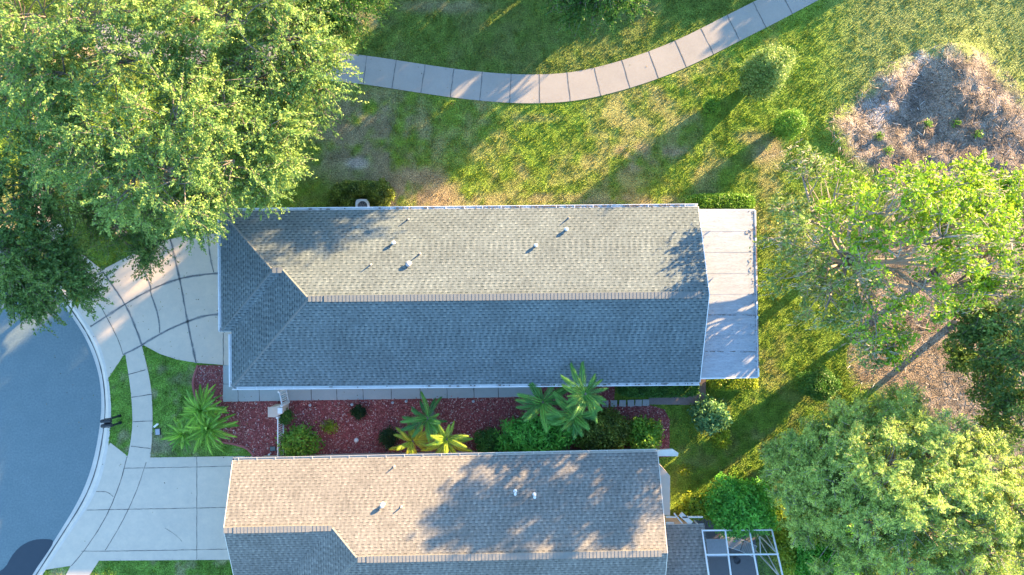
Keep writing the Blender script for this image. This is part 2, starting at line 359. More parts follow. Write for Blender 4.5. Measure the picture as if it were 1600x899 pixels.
def ground_c(x, y):
    n1 = fbm(x, y, 3.5, 3); n2 = fbm(x, y, .7, 11); n3 = fbm(x, y, 9, 19)
    lush = np.array([.165,.25,.03]); dry = np.array([.28,.25,.10]); deep = np.array([.055,.115,.02]); fair = np.array([.21,.25,.08])
    brown = np.array([.24,.185,.115]); sand = np.array([.36,.31,.25])
    def mix(a, b, t): return a*(1-t[..., None])+b*t[..., None]
    c = np.broadcast_to(lush, x.shape+(3,)).copy()
    c = mix(c, dry, sst(.48, .72, n1*.6+n2*.4)*.75)
    # golf-course side lawn (upper right) is thin and pale, north lawn deeper green
    P1 = sst(0, 1, (x-P(1250,0).x)/4)*sst(-1, 1, (y-P(0,230).y)/3); c = mix(c, fair, P1*.85)
    pth = [(p[0], p[1]) for p in path_cm]
    north = (y > np.interp(x, [p[0] for p in pth], [p[1] for p in pth])).astype(float)
    c = mix(c, np.array([.10,.15,.03]), north*(1-P1)*.7)
    # dry worn ground between the oak and the house, and round the house
    worn = np.exp(-blob(x, y, 585, 215, 110, 90)**1.5)*1.0+.8*np.exp(-blob(x, y, 660, 300, 70, 35)**2)
    c = mix(c, brown*.95, np.clip(worn*sst(.28, .58, n2*.6+n1*.4), 0, .85))
    c = mix(c, sand, np.exp(-blob(x, y, 558, 255, 18, 9)**2)*.9)
    for (bx, by, rx, ry, an, k) in ((1045,243,60,12,8,.85),(985,235,36,9,10,.7),(1000,255,40,12,12,.6),(1205,235,40,20,20,.8),(1175,215,30,12,0,.6),(700,318,110,14,0,.7),(860,308,170,12,0,.5),(1000,318,110,12,0,.7),(960,2,60,30,0,.6),(690,10,80,12,0,.6),(560,30,50,20,0,.6),(840,185,40,7,0,.4),(640,310,50,14,0,.8)):
        c = mix(c, brown*1.05, np.clip(np.exp(-blob(x, y, bx, by, rx, ry, an)**1.5)*k*sst(.25, .6, n2), 0, 1))
    # front lawn cells (left): mown, cooler green with tan patches
    left = sst(0, 1, (P(420,0).x-x)/.5)*sst(0, 1, (P(0,520).y-y)/.5)
    c = mix(c, mix(np.broadcast_to(np.array([.15,.27,.04]), c.shape), np.array([.31,.27,.15]), sst(.5, .68, n2*.7+n1*.3)*.7), left)
    c = mix(c, np.array([.23,.19,.12]), np.exp(-blob(x, y, 262, 690, 40, 26)**2)*.75*sst(.3,.55,n2))
    c = mix(c, np.array([.23,.19,.12]), np.exp(-blob(x, y, 262, 585, 34, 12, -20)**2)*.6*sst(.3,.55,n2))
    # side lawn right of the houses
    side = sst(0, 1, (x-P(1045,0).x)/.6)*sst(0, 1, (P(0,600).y-y)/.8)
    c = mix(c, mix(np.broadcast_to(np.array([.14,.24,.03]), c.shape), dry*.85, sst(.45,.7,n2)*.5), side*.8)
    # earth
    de = pip(x, y, PX(dirt)).astype(float)
    ed = line_dist(x, y, [(p.x, p.y) for p in PX(dirt)])
    de = de*sst(0, .9, ed+(n2-.5)*1.3)
    earth = mix(np.broadcast_to(np.array([.14,.115,.09]), c.shape), np.array([.31,.25,.195]), sst(.38,.62,fbm(x, y, .55, 47, 5)))
    earth = mix(earth, np.array([.46,.42,.40]), np.clip(np.exp(-blob(x, y, 1385, 150, 26, 60, -20))+np.exp(-blob(x, y, 1450, 85, 60, 10, 20)), 0, 1)*sst(.35,.6,n2))
    earth = mix(earth, np.array([.12,.10,.088]), np.clip(np.exp(-blob(x, y, 1430, 150, 40, 34))+.8*np.exp(-blob(x, y, 1540, 250, 110, 45)), 0, .9)*.7)  # darker earth; at the hollow this paints in the mound's cast shadow
    earth = mix(earth, np.array([.34,.25,.16]), np.exp(-blob(x, y, 1400, 570, 90, 60))*.6)
    c = mix(c, earth, de)
    gr = 1-de
    c *= (1+gr*(fbm(x, y, .3, 91, 3)-.5)*(.85-.4*P1))[..., None]
    c *= (.86+.3*n3)[..., None]
    return np.clip(c, 0, 1)

# ------------------------------------------------------------------ ground sheet (one sheet to the horizon)
def add_color(me, cols):
    a = me.attributes.new('Col', 'FLOAT_COLOR', 'POINT')
    a.data.foreach_set('color', np.concatenate([cols, np.ones((len(cols), 1))], 1).astype(np.float32).ravel())
def axis(lo, hi, step, far):
    mid = np.arange(lo, hi+1e-6, step); g = 1.35**np.arange(1, 24)*step*2; g = g[np.cumsum(g) < far]
    return np.concatenate([(lo-np.cumsum(g))[::-1], mid, hi+np.cumsum(g)])
ax = axis(-29, 31, .11, 3000); ay = axis(-17, 19, .11, 3000)
gx, gy = np.meshgrid(ax, ay); gz = ground_h(gx, gy); gc = ground_c(gx, gy)
ny, nx = gx.shape
me = bpy.data.meshes.new('ground'); idx = np.arange(nx*ny).reshape(ny, nx)
faces = np.stack([idx[:-1,:-1], idx[:-1,1:], idx[1:,1:], idx[1:,:-1]], -1).reshape(-1, 4)
me.vertices.add(nx*ny); me.vertices.foreach_set('co', np.stack([gx, gy, gz], -1).astype(np.float32).ravel())
me.loops.add(faces.size); me.loops.foreach_set('vertex_index', faces.ravel())
me.polygons.add(len(faces)); me.polygons.foreach_set('loop_start', np.arange(0, faces.size, 4)); 
me.update(calc_edges=True); me.validate(); me.polygons.foreach_set('use_smooth', np.ones(len(faces), bool))
add_color(me, gc.reshape(-1, 3)); me.materials.append(M['ground'])
tag(link(bpy.data.objects.new('ground', me)), kind='structure')

# ------------------------------------------------------------------ road, kerb, drives, walks, cart path
b = MB(); b.prism([(p[0], p[1]) for p in road_poly], -.12, -.10)
for (x, y, rx, ry) in ():
    pass
o = b.build('road', [M['asphalt']]); tag(o, kind='structure')
b = MB(); dark_patch = chaikin([(-40,899),(2,897),(20,862),(45,845),(72,843),(84,846),(70,868),(48,899),(20,960),(-40,960)], 2, True)
b.face([(p.x, p.y, -.094) for p in PX(dark_patch)][::-1]); tag(b.build('dark_road_patch', M['dark_patch']), kind='structure')  # thin darker sheet over the road surface beside the kerb
b = MB(); prof = [(0,-.097),(.14,-.106),(.42,-.088),(.62,-.03),(.74,.016),(1.0,.02),(1.0,-.05)]
N = len(curb_in)
ci = PX(curb_in); cu = PX(curb_out)
for i in range(N-1):
    for k in range(len(prof)-1):
        (t0, z0), (t1, z1) = prof[k], prof[k+1]
        a = ci[i].lerp(cu[i], t0); c = ci[i+1].lerp(cu[i+1], t0); d = ci[i+1].lerp(cu[i+1], t1); e = ci[i].lerp(cu[i], t1)
        b.face([(a.x,a.y,z0),(c.x,c.y,z0),(d.x,d.y,z1),(e.x,e.y,z1)])
for t in (.36,):          # dirt line in the gutter
    b.strip([ci[i].lerp(cu[i], t) for i in range(N)], .05, -.080, 1, .5)
for i in range(3, N-2, 5):
    a = ci[i].lerp(cu[i], .45); c = ci[i].lerp(cu[i], .98)
    b.hexa([(a.x-.012,a.y,-.09),(a.x+.012,a.y,-.09),(c.x+.012,c.y,.0),(c.x-.012,c.y,.0),(a.x-.012,a.y,-.075),(a.x+.012,a.y,-.075),(c.x+.012,c.y,.024),(c.x-.012,c.y,.024)], 1)
tag(b.build('kerb', [M['curb'], M['joint']]), kind='structure')

def slab(name, poly, z, joints=(), m='concrete', z0=-.09):
    b = MB(); b.prism([(p.x, p.y) for p in PX(poly)], z0, z)
    for pts, w in joints:
        q = []
        pp = chaikin(pts, 2) if len(pts) > 2 else pts
        for i in range(len(pp)-1):            # resample with small wobble
            n = max(1, int(math.hypot(pp[i+1][0]-pp[i][0], pp[i+1][1]-pp[i][1])/5))
            q += [(pp[i][0]+(pp[i+1][0]-pp[i][0])*k/n, pp[i][1]+(pp[i+1][1]-pp[i][1])*k/n) for k in range(n)]
        q.append(pp[-1])
        q = [(x+random.uniform(-.25,.25), y+random.uniform(-.25,.25)) for x, y in q]
        qq = PX(q)
        if w > .03: b.strip(qq, w*2.0, z+.004, 2, .45); b.strip(qq, w*.55, z+.008, 1, .6)
        else: b.strip(qq, w, z+.008, 1, .4)
    o = b.build(name, [M[m], M['joint'], M['joint_soft']]); return tag(o, kind='structure')
def z4(*p): return [(x/3, 320+y/3) for x, y in p]
slab('driveway', drive1, .03, [
    (z4((425,572),(590,465),(700,400),(840,345),(950,328),(1060,320)), .055),
    (z4((580,703),(665,660),(750,605),(875,548),(960,520),(1060,510)), .05),
    (z4((485,315),(590,465),(640,580),(665,655)), .055),
    (z4((800,160),(845,350),(880,550),(920,742)), .055),
    (z4((470,470),(510,540),(560,640),(578,703)), .028),
    (z4((665,290),(710,380),(705,410),(745,520),(750,600)), .035),
    (z4((975,140),(985,240),(1003,318)), .035),
    (z4((430,345),(485,315)), .045), (z4((1048,600),(1048,755)), .028)])
slab('driveway', drive2, .03, [
    ([(195,731.5),(300,730),(400,727)], .022), ([(136,797),(240,795),(400,792)], .022), ([(128,861),(200,861),(400,857)], .022),
    ([(308,714),(308,874)], .022), ([(199,714),(190,750),(172,797),(150,835),(128,866),(112,884)], .03), ([(229,722),(215,765),(195,810),(165,860)], .022),
    ([(151,768),(168,768),(178,776)], .02), ([(258,825),(275,835),(285,846)], .012)])
slab('sidewalk', walk_lo, .03, [([(198,586),(228,578)], .03), ([(206,621),(238,616)], .03), ([(208,659),(239,658)], .03), ([(205,697),(236,701)], .028)])
slab('sidewalk', walk_up, .026, [([(122,432),(142,408)], .03), ([(88,396),(108,382)], .03), ([(56,350),(92,344)], .03), ([(52,300),(84,300)], .03)])
slab('sidewalk', walk_bot, .026)
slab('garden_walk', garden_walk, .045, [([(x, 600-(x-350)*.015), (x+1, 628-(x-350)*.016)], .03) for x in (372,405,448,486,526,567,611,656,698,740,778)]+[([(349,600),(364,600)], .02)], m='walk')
slab('paver_path', paver_poly, .03, m='paver')
slab('pool_deck', pool_deck, .02, [([(1097,868),(1178,868)], .02), ([(1140,810),(1143,899)], .02)], m='deck')
# cart path: separate panels with joints
pc = PX(path_c); L = []; Rr = []
for i, p in enumerate(pc):
    d = (pc[min(i+1, len(pc)-1)]-pc[max(i-1, 0)]).normalized(); n = Vector((-d.y, d.x, 0)); L.append(p+n*.735); Rr.append(p-n*.735)
b = MB(); b.prism([(p.x, p.y) for p in Rr+L[::-1]], -.05, .035)
acc = 0; nxt = .4
for i in range(len(pc)-1):
    seg = (pc[i+1]-pc[i]).length
    while nxt <= acc+seg:
        t = (nxt-acc)/seg; a = L[i].lerp(L[i+1], t); c = Rr[i].lerp(Rr[i+1], t)
        mids = [a.lerp(c, k/6)+Vector((random.uniform(-.012,.012), random.uniform(-.012,.012), 0)) for k in range(7)]
        b.strip(mids, .06, .039, 2, .3); b.strip(mids, .026, .043, 1, .5); nxt += 1.5
    acc += seg
tag(b.build('cart_path', [M['path'], M['joint'], M['joint_soft']]), kind='structure')
b = MB(); b.prism([(p.x, p.y) for p in PX(mulch)], -.05, .022); tag(b.build('mulch_bed', M['mulch']), kind='structure')

# ------------------------------------------------------------------ scatter meshes
def quads_mesh(name, pts, nrm, tan, half_l, half_w, cols, m, parent=None, shape='diamond'):
    n = len(pts); bt = np.cross(nrm, tan)
    hl = half_l[:, None]; hw = half_w[:, None]
    if shape == 'diamond': v = np.stack([pts-tan*hl, pts-bt*hw, pts+tan*hl, pts+bt*hw], 1)
    elif shape == 'blade': v = np.stack([pts-bt*hw, pts+bt*hw, pts+bt*hw*.4+tan*hl*2, pts-bt*hw*.4+tan*hl*2], 1)
    else: v = np.stack([pts-tan*hl-bt*hw, pts+tan*hl-bt*hw, pts+tan*hl+bt*hw, pts-tan*hl+bt*hw], 1)
    me = bpy.data.meshes.new(name); me.vertices.add(n*4); me.vertices.foreach_set('co', v.astype(np.float32).ravel())
    me.loops.add(n*4); me.loops.foreach_set('vertex_index', np.arange(n*4)); me.polygons.add(n)
    me.polygons.foreach_set('loop_start', np.arange(0, n*4, 4))
    me.update(calc_edges=True)
    add_color(me, np.repeat(np.clip(cols, 0, 1), 4, 0)); me.materials.append(m)
    o = bpy.data.objects.new(name, me); link(o, parent); return o
def unit(v): return v/(np.linalg.norm(v, axis=1, keepdims=True)+1e-9)
def rand_dirs(n): return unit(rng.normal(size=(n, 3)))
def frames(n, bias=(0,0,0), along=None):
    nr = unit(rand_dirs(n)+np.array(bias)); t = rand_dirs(n) if along is None else unit(along+rand_dirs(n)*.6)
    t = unit(t-nr*(t*nr).sum(1, keepdims=True)); return nr, t

# mulch chips
n = 34000; x = rng.uniform(P(300,0).x, P(1050,0).x, n); y = rng.uniform(P(0,730).y, P(0,568).y, n)
k = pip(x, y, PX(mulch)); x, y = x[k], y[k]; n = len(x)
x = x+rng.normal(0,.03,n)*(rng.random(n) < .3); y = y+rng.normal(0,.07,n)*(rng.random(n) < .12)
zc = np.where(pip(x, y, PX(garden_walk)), .05, .035)
nr, t = frames(n, (0,0,1.6)); base = np.array([[.40,.105,.10],[.50,.20,.18],[.19,.05,.05],[.66,.46,.41],[.52,.30,.24]])
cc = base[rng.choice(5, n, p=[.38,.26,.2,.06,.10])]*rng.uniform(.6,1.3,(n,1))
wh = rng.random(n) < .012; cc[wh] = (.5,.42,.42)
pale = np.exp(-blob(x, y, 330, 592, 22, 22)**2)*(rng.random(n) < .5); cc = cc*(1-pale[:,None]*.5)+np.array([.30,.20,.20])*pale[:,None]*.5
tag(quads_mesh('mulch_chips', np.stack([x, y, zc+rng.random(n)*.03], 1), nr, t, rng.uniform(.02,.05,n), rng.uniform(.012,.025,n), cc, M['chips'], shape='box'),
    'reddish wood mulch chips scattered over the garden bed between the houses', 'mulch', kind='stuff')

# lawn grass
def lawn(n, x0, x1, y0, y1):
    x = rng.uniform(x0, x1, n); y = rng.uniform(y0, y1, n)
    keep = np.ones(n, bool)
    for poly in (drive1, drive2, walk_lo, walk_up, walk_bot, garden_walk, mulch, paver_poly, pool_deck):
        keep &= ~pip(x, y, PX(poly))
    keep &= ~pip(x, y, [(p.x, p.y) for p in PX([(p[0], p[1]) for p in curb_out])]+[(p.x, p.y) for p in (P(-1400,1400), P(-2200,650), P(-1400,0))])
    keep &= line_dist(x, y, path_cm) > .76+rng.normal(0,.03,n)
    keep &= ~((x > -13.2) & (x < 11.2) & (y > -4.3) & (y < 3.4)); keep &= ~((x > -13) & (x < 9) & (y < -8.4))
    de = pip(x, y, PX(dirt)); keep &= ~(de & (rng.random(n) < .96))
    x, y = x[keep], y[keep]
    c = ground_c(x, y); g = c[:, 1]-c[:, 0]             # browner ground has less grass
    k2 = rng.random(len(x)) < np.clip(.35+g*14, .18, 1); x, y, c = x[k2], y[k2], c[k2]
    return x, y, c
x, y, c = lawn(560000, -28, 30, -16, 18)
n = len(x); z = ground_h(x, y)
tall = .7+1.5*sst(.42,.7,fbm(x, y, .28, 91, 3)); de = pip(x, y, PX(dirt)); tall[de] = 1.5
up = unit(np.array([0,0,1.0])+rng.normal(0,.55,(n,3))); bt = rand_dirs(n); nr = unit(np.cross(up, bt))
c = c*rng.uniform(.75,1.45,(n,1))*np.stack([rng.uniform(.85,1.2,n), np.ones(n), rng.uniform(.7,1.1,n)], 1)
tag(quads_mesh('lawn_grass', np.stack([x, y, z], 1), nr, up, .022*tall, rng.uniform(.012,.026,n), c, M['grass'], shape='blade'),
    'short green and partly dry lawn grass round the houses and the path', 'grass', kind='stuff')

# ground litter on the bare earth
n = 22000; x = rng.uniform(P(1270,0).x, P(1720,0).x, n); y = rng.uniform(P(0,800).y, P(0,60).y, n)
k = pip(x, y, PX(dirt)); x, y = x[k], y[k]; n = len(x)
nr, t = frames(n, (0,0,2.2)); base = np.array([[.15,.12,.09],[.34,.28,.22],[.08,.065,.05],[.50,.46,.42],[.26,.19,.13]])
cc = base[rng.choice(5, n, p=[.3,.25,.25,.06,.14])]*rng.uniform(.7,1.2,(n,1))
tag(quads_mesh('ground_litter', np.stack([x, y, ground_h(x, y)+.03], 1), nr, t, rng.uniform(.03,.5,n)**1.6+.02, rng.uniform(.006,.02,n), cc, M['chips']),
    'dry twigs, bark and leaf litter strewn over the bare earth mound', 'litter', kind='stuff')

n = 2600; x = rng.uniform(-24, 13, n); y = rng.uniform(-14, 14, n)
near = np.exp(-((x+15)**2+(y-3)**2)/90)+.25*np.exp(-(y+5.6)**2/1.2)+.2*np.exp(-(y-9.5)**2/3); k = rng.random(n) < near*1.2; x, y = x[k], y[k]; n = len(x)
hh = np.where(ground_h(x, y) < -.05, -.085, .05); kk = ~pip(x, y, [(-13.9,-5.2),(12,-5),(12,4),(-13.9,4)]); x, y, hh = x[kk], y[kk], hh[kk]; n = len(x)
nr, t = frames(n, (0,0,2.5)); base = np.array([[.20,.13,.06],[.30,.22,.09],[.12,.14,.04],[.10,.07,.04]])
tag(quads_mesh('fallen_leaves', np.stack([x, y, hh], 1), nr, t, rng.uniform(.02,.045,n), rng.uniform(.012,.025,n), base[rng.integers(0,4,n)]*rng.uniform(.7,1.2,(n,1)), M['chips']),
    'small brown fallen leaves on the drive, road edge and paths', 'leaves', kind='stuff')

# ------------------------------------------------------------------ houses
KP = .404
def slope_face(b, pts, udir, m=0, dz=0.0):
    """pts local (x,y,z); udir = 2-D unit vector along the eave"""
    vd = (-udir[1], udir[0]); c = math.sqrt(1+KP*KP)
    uv = [(p[0]*udir[0]+p[1]*udir[1], (p[0]*vd[0]+p[1]*vd[1])*c) for p in pts]
    a = sum(pts[i][0]*pts[(i+1)%len(pts)][1]-pts[(i+1)%len(pts)][0]*pts[i][1] for i in range(len(pts)))
    if a < 0: pts = pts[::-1]; uv = uv[::-1]
    b.face([(p[0], p[1], p[2]+dz) for p in pts], m, uv)
def under(b, pts, dz, m):
    b.face([(p[0], p[1], p[2]-dz) for p in pts][::-1], m)
def gutter(p, q, name, root, m, out, holes=True):
    """open K gutter along the eave from p to q; out = outward unit normal"""
    p = Vector(p); q = Vector(q); o_ = Vector((*out, 0)); b = MB()
    pr = [(.0,-.02),(.0,-.13),(.09,-.13),(.125,-.02),(.14,0),(.118,.0),(.105,-.03),(.082,-.115),(.018,-.115),(.018,-.02)]
    for i in range(len(pr)):
        (a, z0), (c, z1) = pr[i], pr[(i+1) % len(pr)]
        b.face([p+o_*a+Vector((0,0,z0)), q+o_*a+Vector((0,0,z0)), q+o_*c+Vector((0,0,z1)), p+o_*c+Vector((0,0,z1))])
    L = (q-p).length; n = int(L/.9)
    for k in range(n+1):
        c = p.lerp(q, (k+.3)/(n+1)) ; d = (q-p).normalized()*.012
        b.hexa([c-d+o_*.0+Vector((0,0,-.012)), c+d+Vector((0,0,-.012)), c+d+o_*.13+Vector((0,0,-.012)), c-d+o_*.13+Vector((0,0,-.012)),
                c-d+Vector((0,0,.003)), c+d+Vector((0,0,.003)), c+d+o_*.13+Vector((0,0,.003)), c-d+o_*.13+Vector((0,0,.003))])
    return b.build(name, m, root)
def caps(b, p, q, w, seg=.17, h=.02, m=0, sag=.0):
    """overlapping ridge / hip cap shingles from p to q"""
    p = Vector(p); q = Vector(q); L = (q-p).length; d = (q-p)/L; n = max(2, int(L/seg)); s = Vector((-d.y, d.x, 0)).normalized()
    for k in range(n):
        a = p+d*(L*k/n); c = p+d*(L*(k+1.12)/n) if k < n-1 else q
        z0 = Vector((0,0,h*.7)); z1 = Vector((0,0,h*1.6)); drop = Vector((0,0,-w*sag))
        for sg in (1, -1):
            e = s*sg*w/2+drop
            f = [a+z1, c+z0, c+e+z0, a+e+z1]
            b.face(f if sg < 0 else f[::-1], m)
            b.face([a+e+z1, c+e+z0, c+e-Vector((0,0,.03)), a+e-Vector((0,0,.03))], m)
        b.face([a+s*w/2+drop+z1, a+z1, a-s*w/2+drop+z1, a-s*w/2+drop, a, a+s*w/2+drop], m)
def window(root, cx, cy, z, wdt, hgt, axis, out):
    f = MB(); g = MB(); o_ = .03*out; t = .06
    def bx(b, u0, u1, z0, z1, d0, d1):
        if axis == 'x': b.box((cx+u0, min(cy+d0*out, cy+d1*out), z0), (cx+u1, max(cy+d0*out, cy+d1*out), z1))
        else: b.box((min(cx+d0*out, cx+d1*out), cy+u0, z0), (max(cx+d0*out, cx+d1*out), cy+u1, z1))
    w2 = wdt/2
    bx(f, -w2, -w2+t, z, z+hgt, 0, .05); bx(f, w2-t, w2, z, z+hgt, 0, .05); bx(f, -w2+t, w2-t, z, z+t, 0, .05); bx(f, -w2+t, w2-t, z+hgt-t, z+hgt, 0, .05)
    bx(f, -w2+t, w2-t, z+hgt/2-.02, z+hgt/2+.02, 0, .045)
    fo = f.build('window', M['white'], root); bx(g, -w2+t, w2-t, z+t, z+hgt-t, .005, .02); g.build('pane', M['glass'], fo)

def pipe_vent(parent, x, y, z, h=.28, r=.022):
    b = MB(); b.lathe((x, y, z-.05), [(.07,.03),(.06,.06),(r+.012,.10),(r+.01,h*.7),(r,h*.7),(r,h),(r-.008,h),(r-.01,h-.06)], 10)
    b.build('vent_pipe', M['lead'], parent, smooth=False)
def mush_vent(parent, x, y, z, r=.14, h=.3, name='roof_vent', m='white'):
    b = MB(); b.lathe((x, y, z-.06), [(r*1.3,.0),(r*1.3,.05),(r*.7,.08),(r*.7,h*.6),(r,h*.62),(r*1.03,h*.75),(r*.85,h*.95),(r*.4,h*1.08),(.01,h*1.1)], 16)
    b.build(name, M[m], parent, smooth=False)

# ---- house 1
Z0 = 2.7; A1 = .0098
h1 = empty('house', (-13.29, -.545, 0), A1, 'long house with grey-green hipped shingle roof and flat white porch roof', 'house', )
HW = 4.16; LN = 22.13
def z1(d): return Z0+KP*d
RZ = z1(HW)
r = MB()
n_f = [(-.47,HW,Z0),(2.375,1.315,z1(2.845)),(2.845,1.315,z1(2.845)),(HW,0,RZ),(LN,0,RZ),(LN,HW,Z0)]
gw = [(-.47,HW,Z0),(-.47,-1.53,Z0),(2.375,1.315,z1(2.845))]
gs = [(-.47,-1.53,Z0),(0,-1.53,Z0),(2.845,1.315,z1(2.845)),(2.375,1.315,z1(2.845))]
mw = [(0,-1.53,Z0),(0,-HW,Z0),(HW,0,RZ),(2.845,1.315,z1(2.845))]
ss = [(0,-HW,Z0),(LN,-HW,Z0),(LN,0,RZ),(HW,0,RZ)]
for f, u in ((n_f,(1,0)),(gw,(0,1)),(gs,(1,0)),(mw,(0,1)),(ss,(1,0))):
    slope_face(r, f, u); under(r, f, .10, 1)
# rake boards at the east gable + fascias
for a, c in (((LN,HW,Z0),(LN,0,RZ)),((LN,-HW,Z0),(LN,0,RZ))):
    a = Vector(a); c = Vector(c); r.hexa([a+Vector((0,0,-.2)), a+Vector((.03,0,-.2)), c+Vector((.03,0,-.2)), c+Vector((0,0,-.2)), a+Vector((0,0,.006)), a+Vector((.03,0,.006)), c+Vector((.03,0,.006)), c+Vector((0,0,.006))], 1)
roof1 = r.build('roof', [M['shingle_a'], M['white']], h1)
b = MB(); caps(b, (4.9,0,RZ+.015), (LN-.35,0,RZ+.015), .30, .16, .012)
b.box((4.88,-.15,RZ-.05),(4.9,.15,RZ+.05)); b.build('ridge_vent', M['cap_a'], roof1)
for p, q in (((2.375,1.315,z1(2.845)),(2.845,1.315,z1(2.845))),((HW,0,RZ),(4.9,0,RZ))):
    b = MB(); caps(b, p, q, .26, .16); b.build('hip_cap', M['cap_a'], roof1)
for p, q in (((-.45,HW,Z0),(2.375,1.315,z1(2.845))),((-.45,-1.5,Z0),(2.375,1.315,z1(2.845))),((0.02,-HW,Z0),(HW,0,RZ)),((2.845,1.315,z1(2.845)),(HW,0,RZ))):
    b = MB(); caps(b, p, q, .27, .2, .016, 0, .32); b.build('hip_cap', M['cap_a'], roof1)
def roof1_z(x, y): return RZ-KP*abs(y)
def on_roof1(px, py):
    z = 3.6
    for _ in range(4):
        p = P(px, py, z); lx = p.x+13.29; ly = p.y+.545-lx*A1; z = roof1_z(lx, ly)
    return lx, ly, z
for px, py, rr in ((616,380,.08),(639,413,.125),(838,384,.08),(886,359,.085)):
    x, y, z = on_roof1(px, py); mush_vent(roof1, x, y, z, rr, .3 if rr < .1 else .26, m='white' if rr < .1 else 'galv')
for px, py in ((639,343),(580,414),(657,397),(890,341)):
    x, y, z = on_roof1(px, py); pipe_vent(roof1, x, y, z, .3)
gutter((-.5,HW,Z0),(LN,HW,Z0),'gutter',h1,M['white'],(0,1)); gutter((0,-HW,Z0),(LN,-HW,Z0),'gutter',h1,M['white'],(0,-1))
gutter((-.47,-1.53,Z0),(-.47,HW,Z0),'gutter',h1,M['white'],(-1,0)); gutter((0,-HW,Z0),(0,-1.66,Z0),'gutter',h1,M['white'],(-1,0))
b = MB(); b.box((-.6,-1.56,Z0-.15),(-.02,-1.535,Z0-.01)); b.build('fascia', M['cream'], h1)
b = MB()                                        # leaf debris lying in the gutters
for k in range(130):
    xx = random.choice([random.uniform(3, 14), random.uniform(12, 22)]) if k % 2 else random.uniform(14, 22)
    sgn = 1 if k % 3 else -1; yy = sgn*(HW+.03+random.random()*.05)
    l = random.uniform(.03,.16); b.box((xx, yy-.015, Z0-.06), (xx+l, yy+.02, Z0-.002+random.random()*.012))
tag(b.build('gutter_debris', M['dirtline'], h1), kind='stuff')
wl = MB()
wl.box((.0,-1.1,0),(22.0,3.75,2.55)); wl.box((.45,-3.72,0),(21.6,-1.1,2.55))
wl.face([(21.6,-3.72,2.55),(21.6,3.75,2.55),(21.6,0,4.05)])
wl.build('wall', M['stucco_a'], h1)
b = MB(); b.box((-.04,-.6,0),(-.005,3.3,2.15))
for k in range(1,4): b.box((-.055,-.55,k*.54-.01),(-.04,3.25,k*.54+.01))
b.build('garage_door', M['white'], h1)
for xx in (4, 8.5, 13, 17.5): window(h1, xx, -3.72, .9, 1.1, 1.2, 'x', -1); window(h1, xx+.8, 3.75, .9, 1.1, 1.2, 'x', 1)
b = MB(); b.box((2.1,-3.76,.05),(3.0,-3.725,2.1)); dd = b.build('door', M['cream'], h1)
b = MB(); b.box((2.15,-3.80,1.0),(2.22,-3.765,1.06)); b.build('handle', M['darkmetal'], dd)
# flat porch roof
def h1loc(px, py, z):
    p = P(px, py, z); v = Vector((p.x+13.29, p.y+.545, 0)); c, s = math.cos(-A1), math.sin(-A1)
    return Vector((v.x*c-v.y*s, v.x*s+v.y*c, z))
zr0, zr1 = 2.66, 2.48
a_ = h1loc(1078,329,zr0); b_ = h1loc(1179,329,zr1); c_ = h1loc(1184,589,zr1); d_ = h1loc(1078,591,zr0)
a_.x = d_.x = 21.63
b = MB(); top = [a_, d_, c_, b_]; b.face([tuple(p) for p in top]); b.face([(p.x, p.y, p.z-.09) for p in top][::-1])
b.face([(a_.x,a_.y,zr0),(b_.x,b_.y,zr1),(b_.x,b_.y,zr1-.09),(a_.x,a_.y,zr0-.09)]); b.face([(d_.x,d_.y,zr0-.09),(c_.x,c_.y,zr1-.09),(c_.x,c_.y,zr1),(d_.x,d_.y,zr0)])
b.face([(b_.x,b_.y,zr1),(c_.x,c_.y,zr1),(c_.x,c_.y,zr1-.09),(b_.x,b_.y,zr1-.09)])
porch = b.build('porch_roof', M['panroof'], h1)
b = MB()
for k in range(1, 8):
    t = k/8; p = a_.lerp(d_, t); q = b_.lerp(c_, t); b.bar(p+Vector((0,0,.001)), q+Vector((0,0,.001)), .02, .012)
b.build('panel_seam', M['panroof'], porch)
b = MB()
for k in range(2):
    t = (.62, .84)[k]; p = a_.lerp(d_, t); q = b_.lerp(c_, t+.01)
    for i in range(26):
        s0 = random.uniform(.15,.98); s1 = min(1, s0+random.uniform(.01,.05)); b.bar(p.lerp(q, s0)+Vector((0,random.uniform(-.02,.02),.008)), p.lerp(q, s1)+Vector((0,random.uniform(-.02,.02),.008)), random.uniform(.01,.03), .012)
for i in range(90):                               # leaf litter along the far edge
    t = random.random()**1.4; s = 1-abs(random.gauss(0,.045)); p = a_.lerp(d_, t); q = b_.lerp(c_, t); c = p.lerp(q, min(s,.99))
    d = Vector((random.gauss(0,1), random.gauss(0,1), 0)).normalized()*random.uniform(.01,.06); b.bar(c-d+Vector((0,0,.01)), c+d+Vector((0,0,.01)), random.uniform(.008,.02), .012)
for (px, py) in ((1172,361),(1166,360),(1170,405),(1174,418),(1176,362)):
    c = h1loc(px, py, 2.5); pts = [c+Vector((0,0,.02))]
    for i in range(5): pts.append(pts[-1]+Vector((random.gauss(0,.06), random.gauss(0,.06), 0)))
    b.tube(pts, .009, 4)
tag(b.build('roof_litter', M['dirtline'], porch), kind='stuff')
b = MB()
b.bar(b_+Vector((.03,0,-.03)), c_+Vector((.03,0,-.03)), .07, .11); b.bar(c_+Vector((0,-.03,-.04)), d_+Vector((0,-.03,-.04)), .06, .10); b.bar(a_+Vector((0,.03,-.04)), b_+Vector((0,.03,-.04)), .06, .10)
b.build('porch_fascia', M['white'], porch)
b = MB()
for i in range(22):
    t = random.uniform(.12,.95); p = b_.lerp(c_, t)+Vector((.0,0,.028)); b.box((p.x+.01, p.y, p.z-.0), (p.x+.06, p.y+random.uniform(.08,.6), p.z+.006+random.random()*.01))
tag(b.build('edge_stain', M['rust'], porch), kind='stuff')
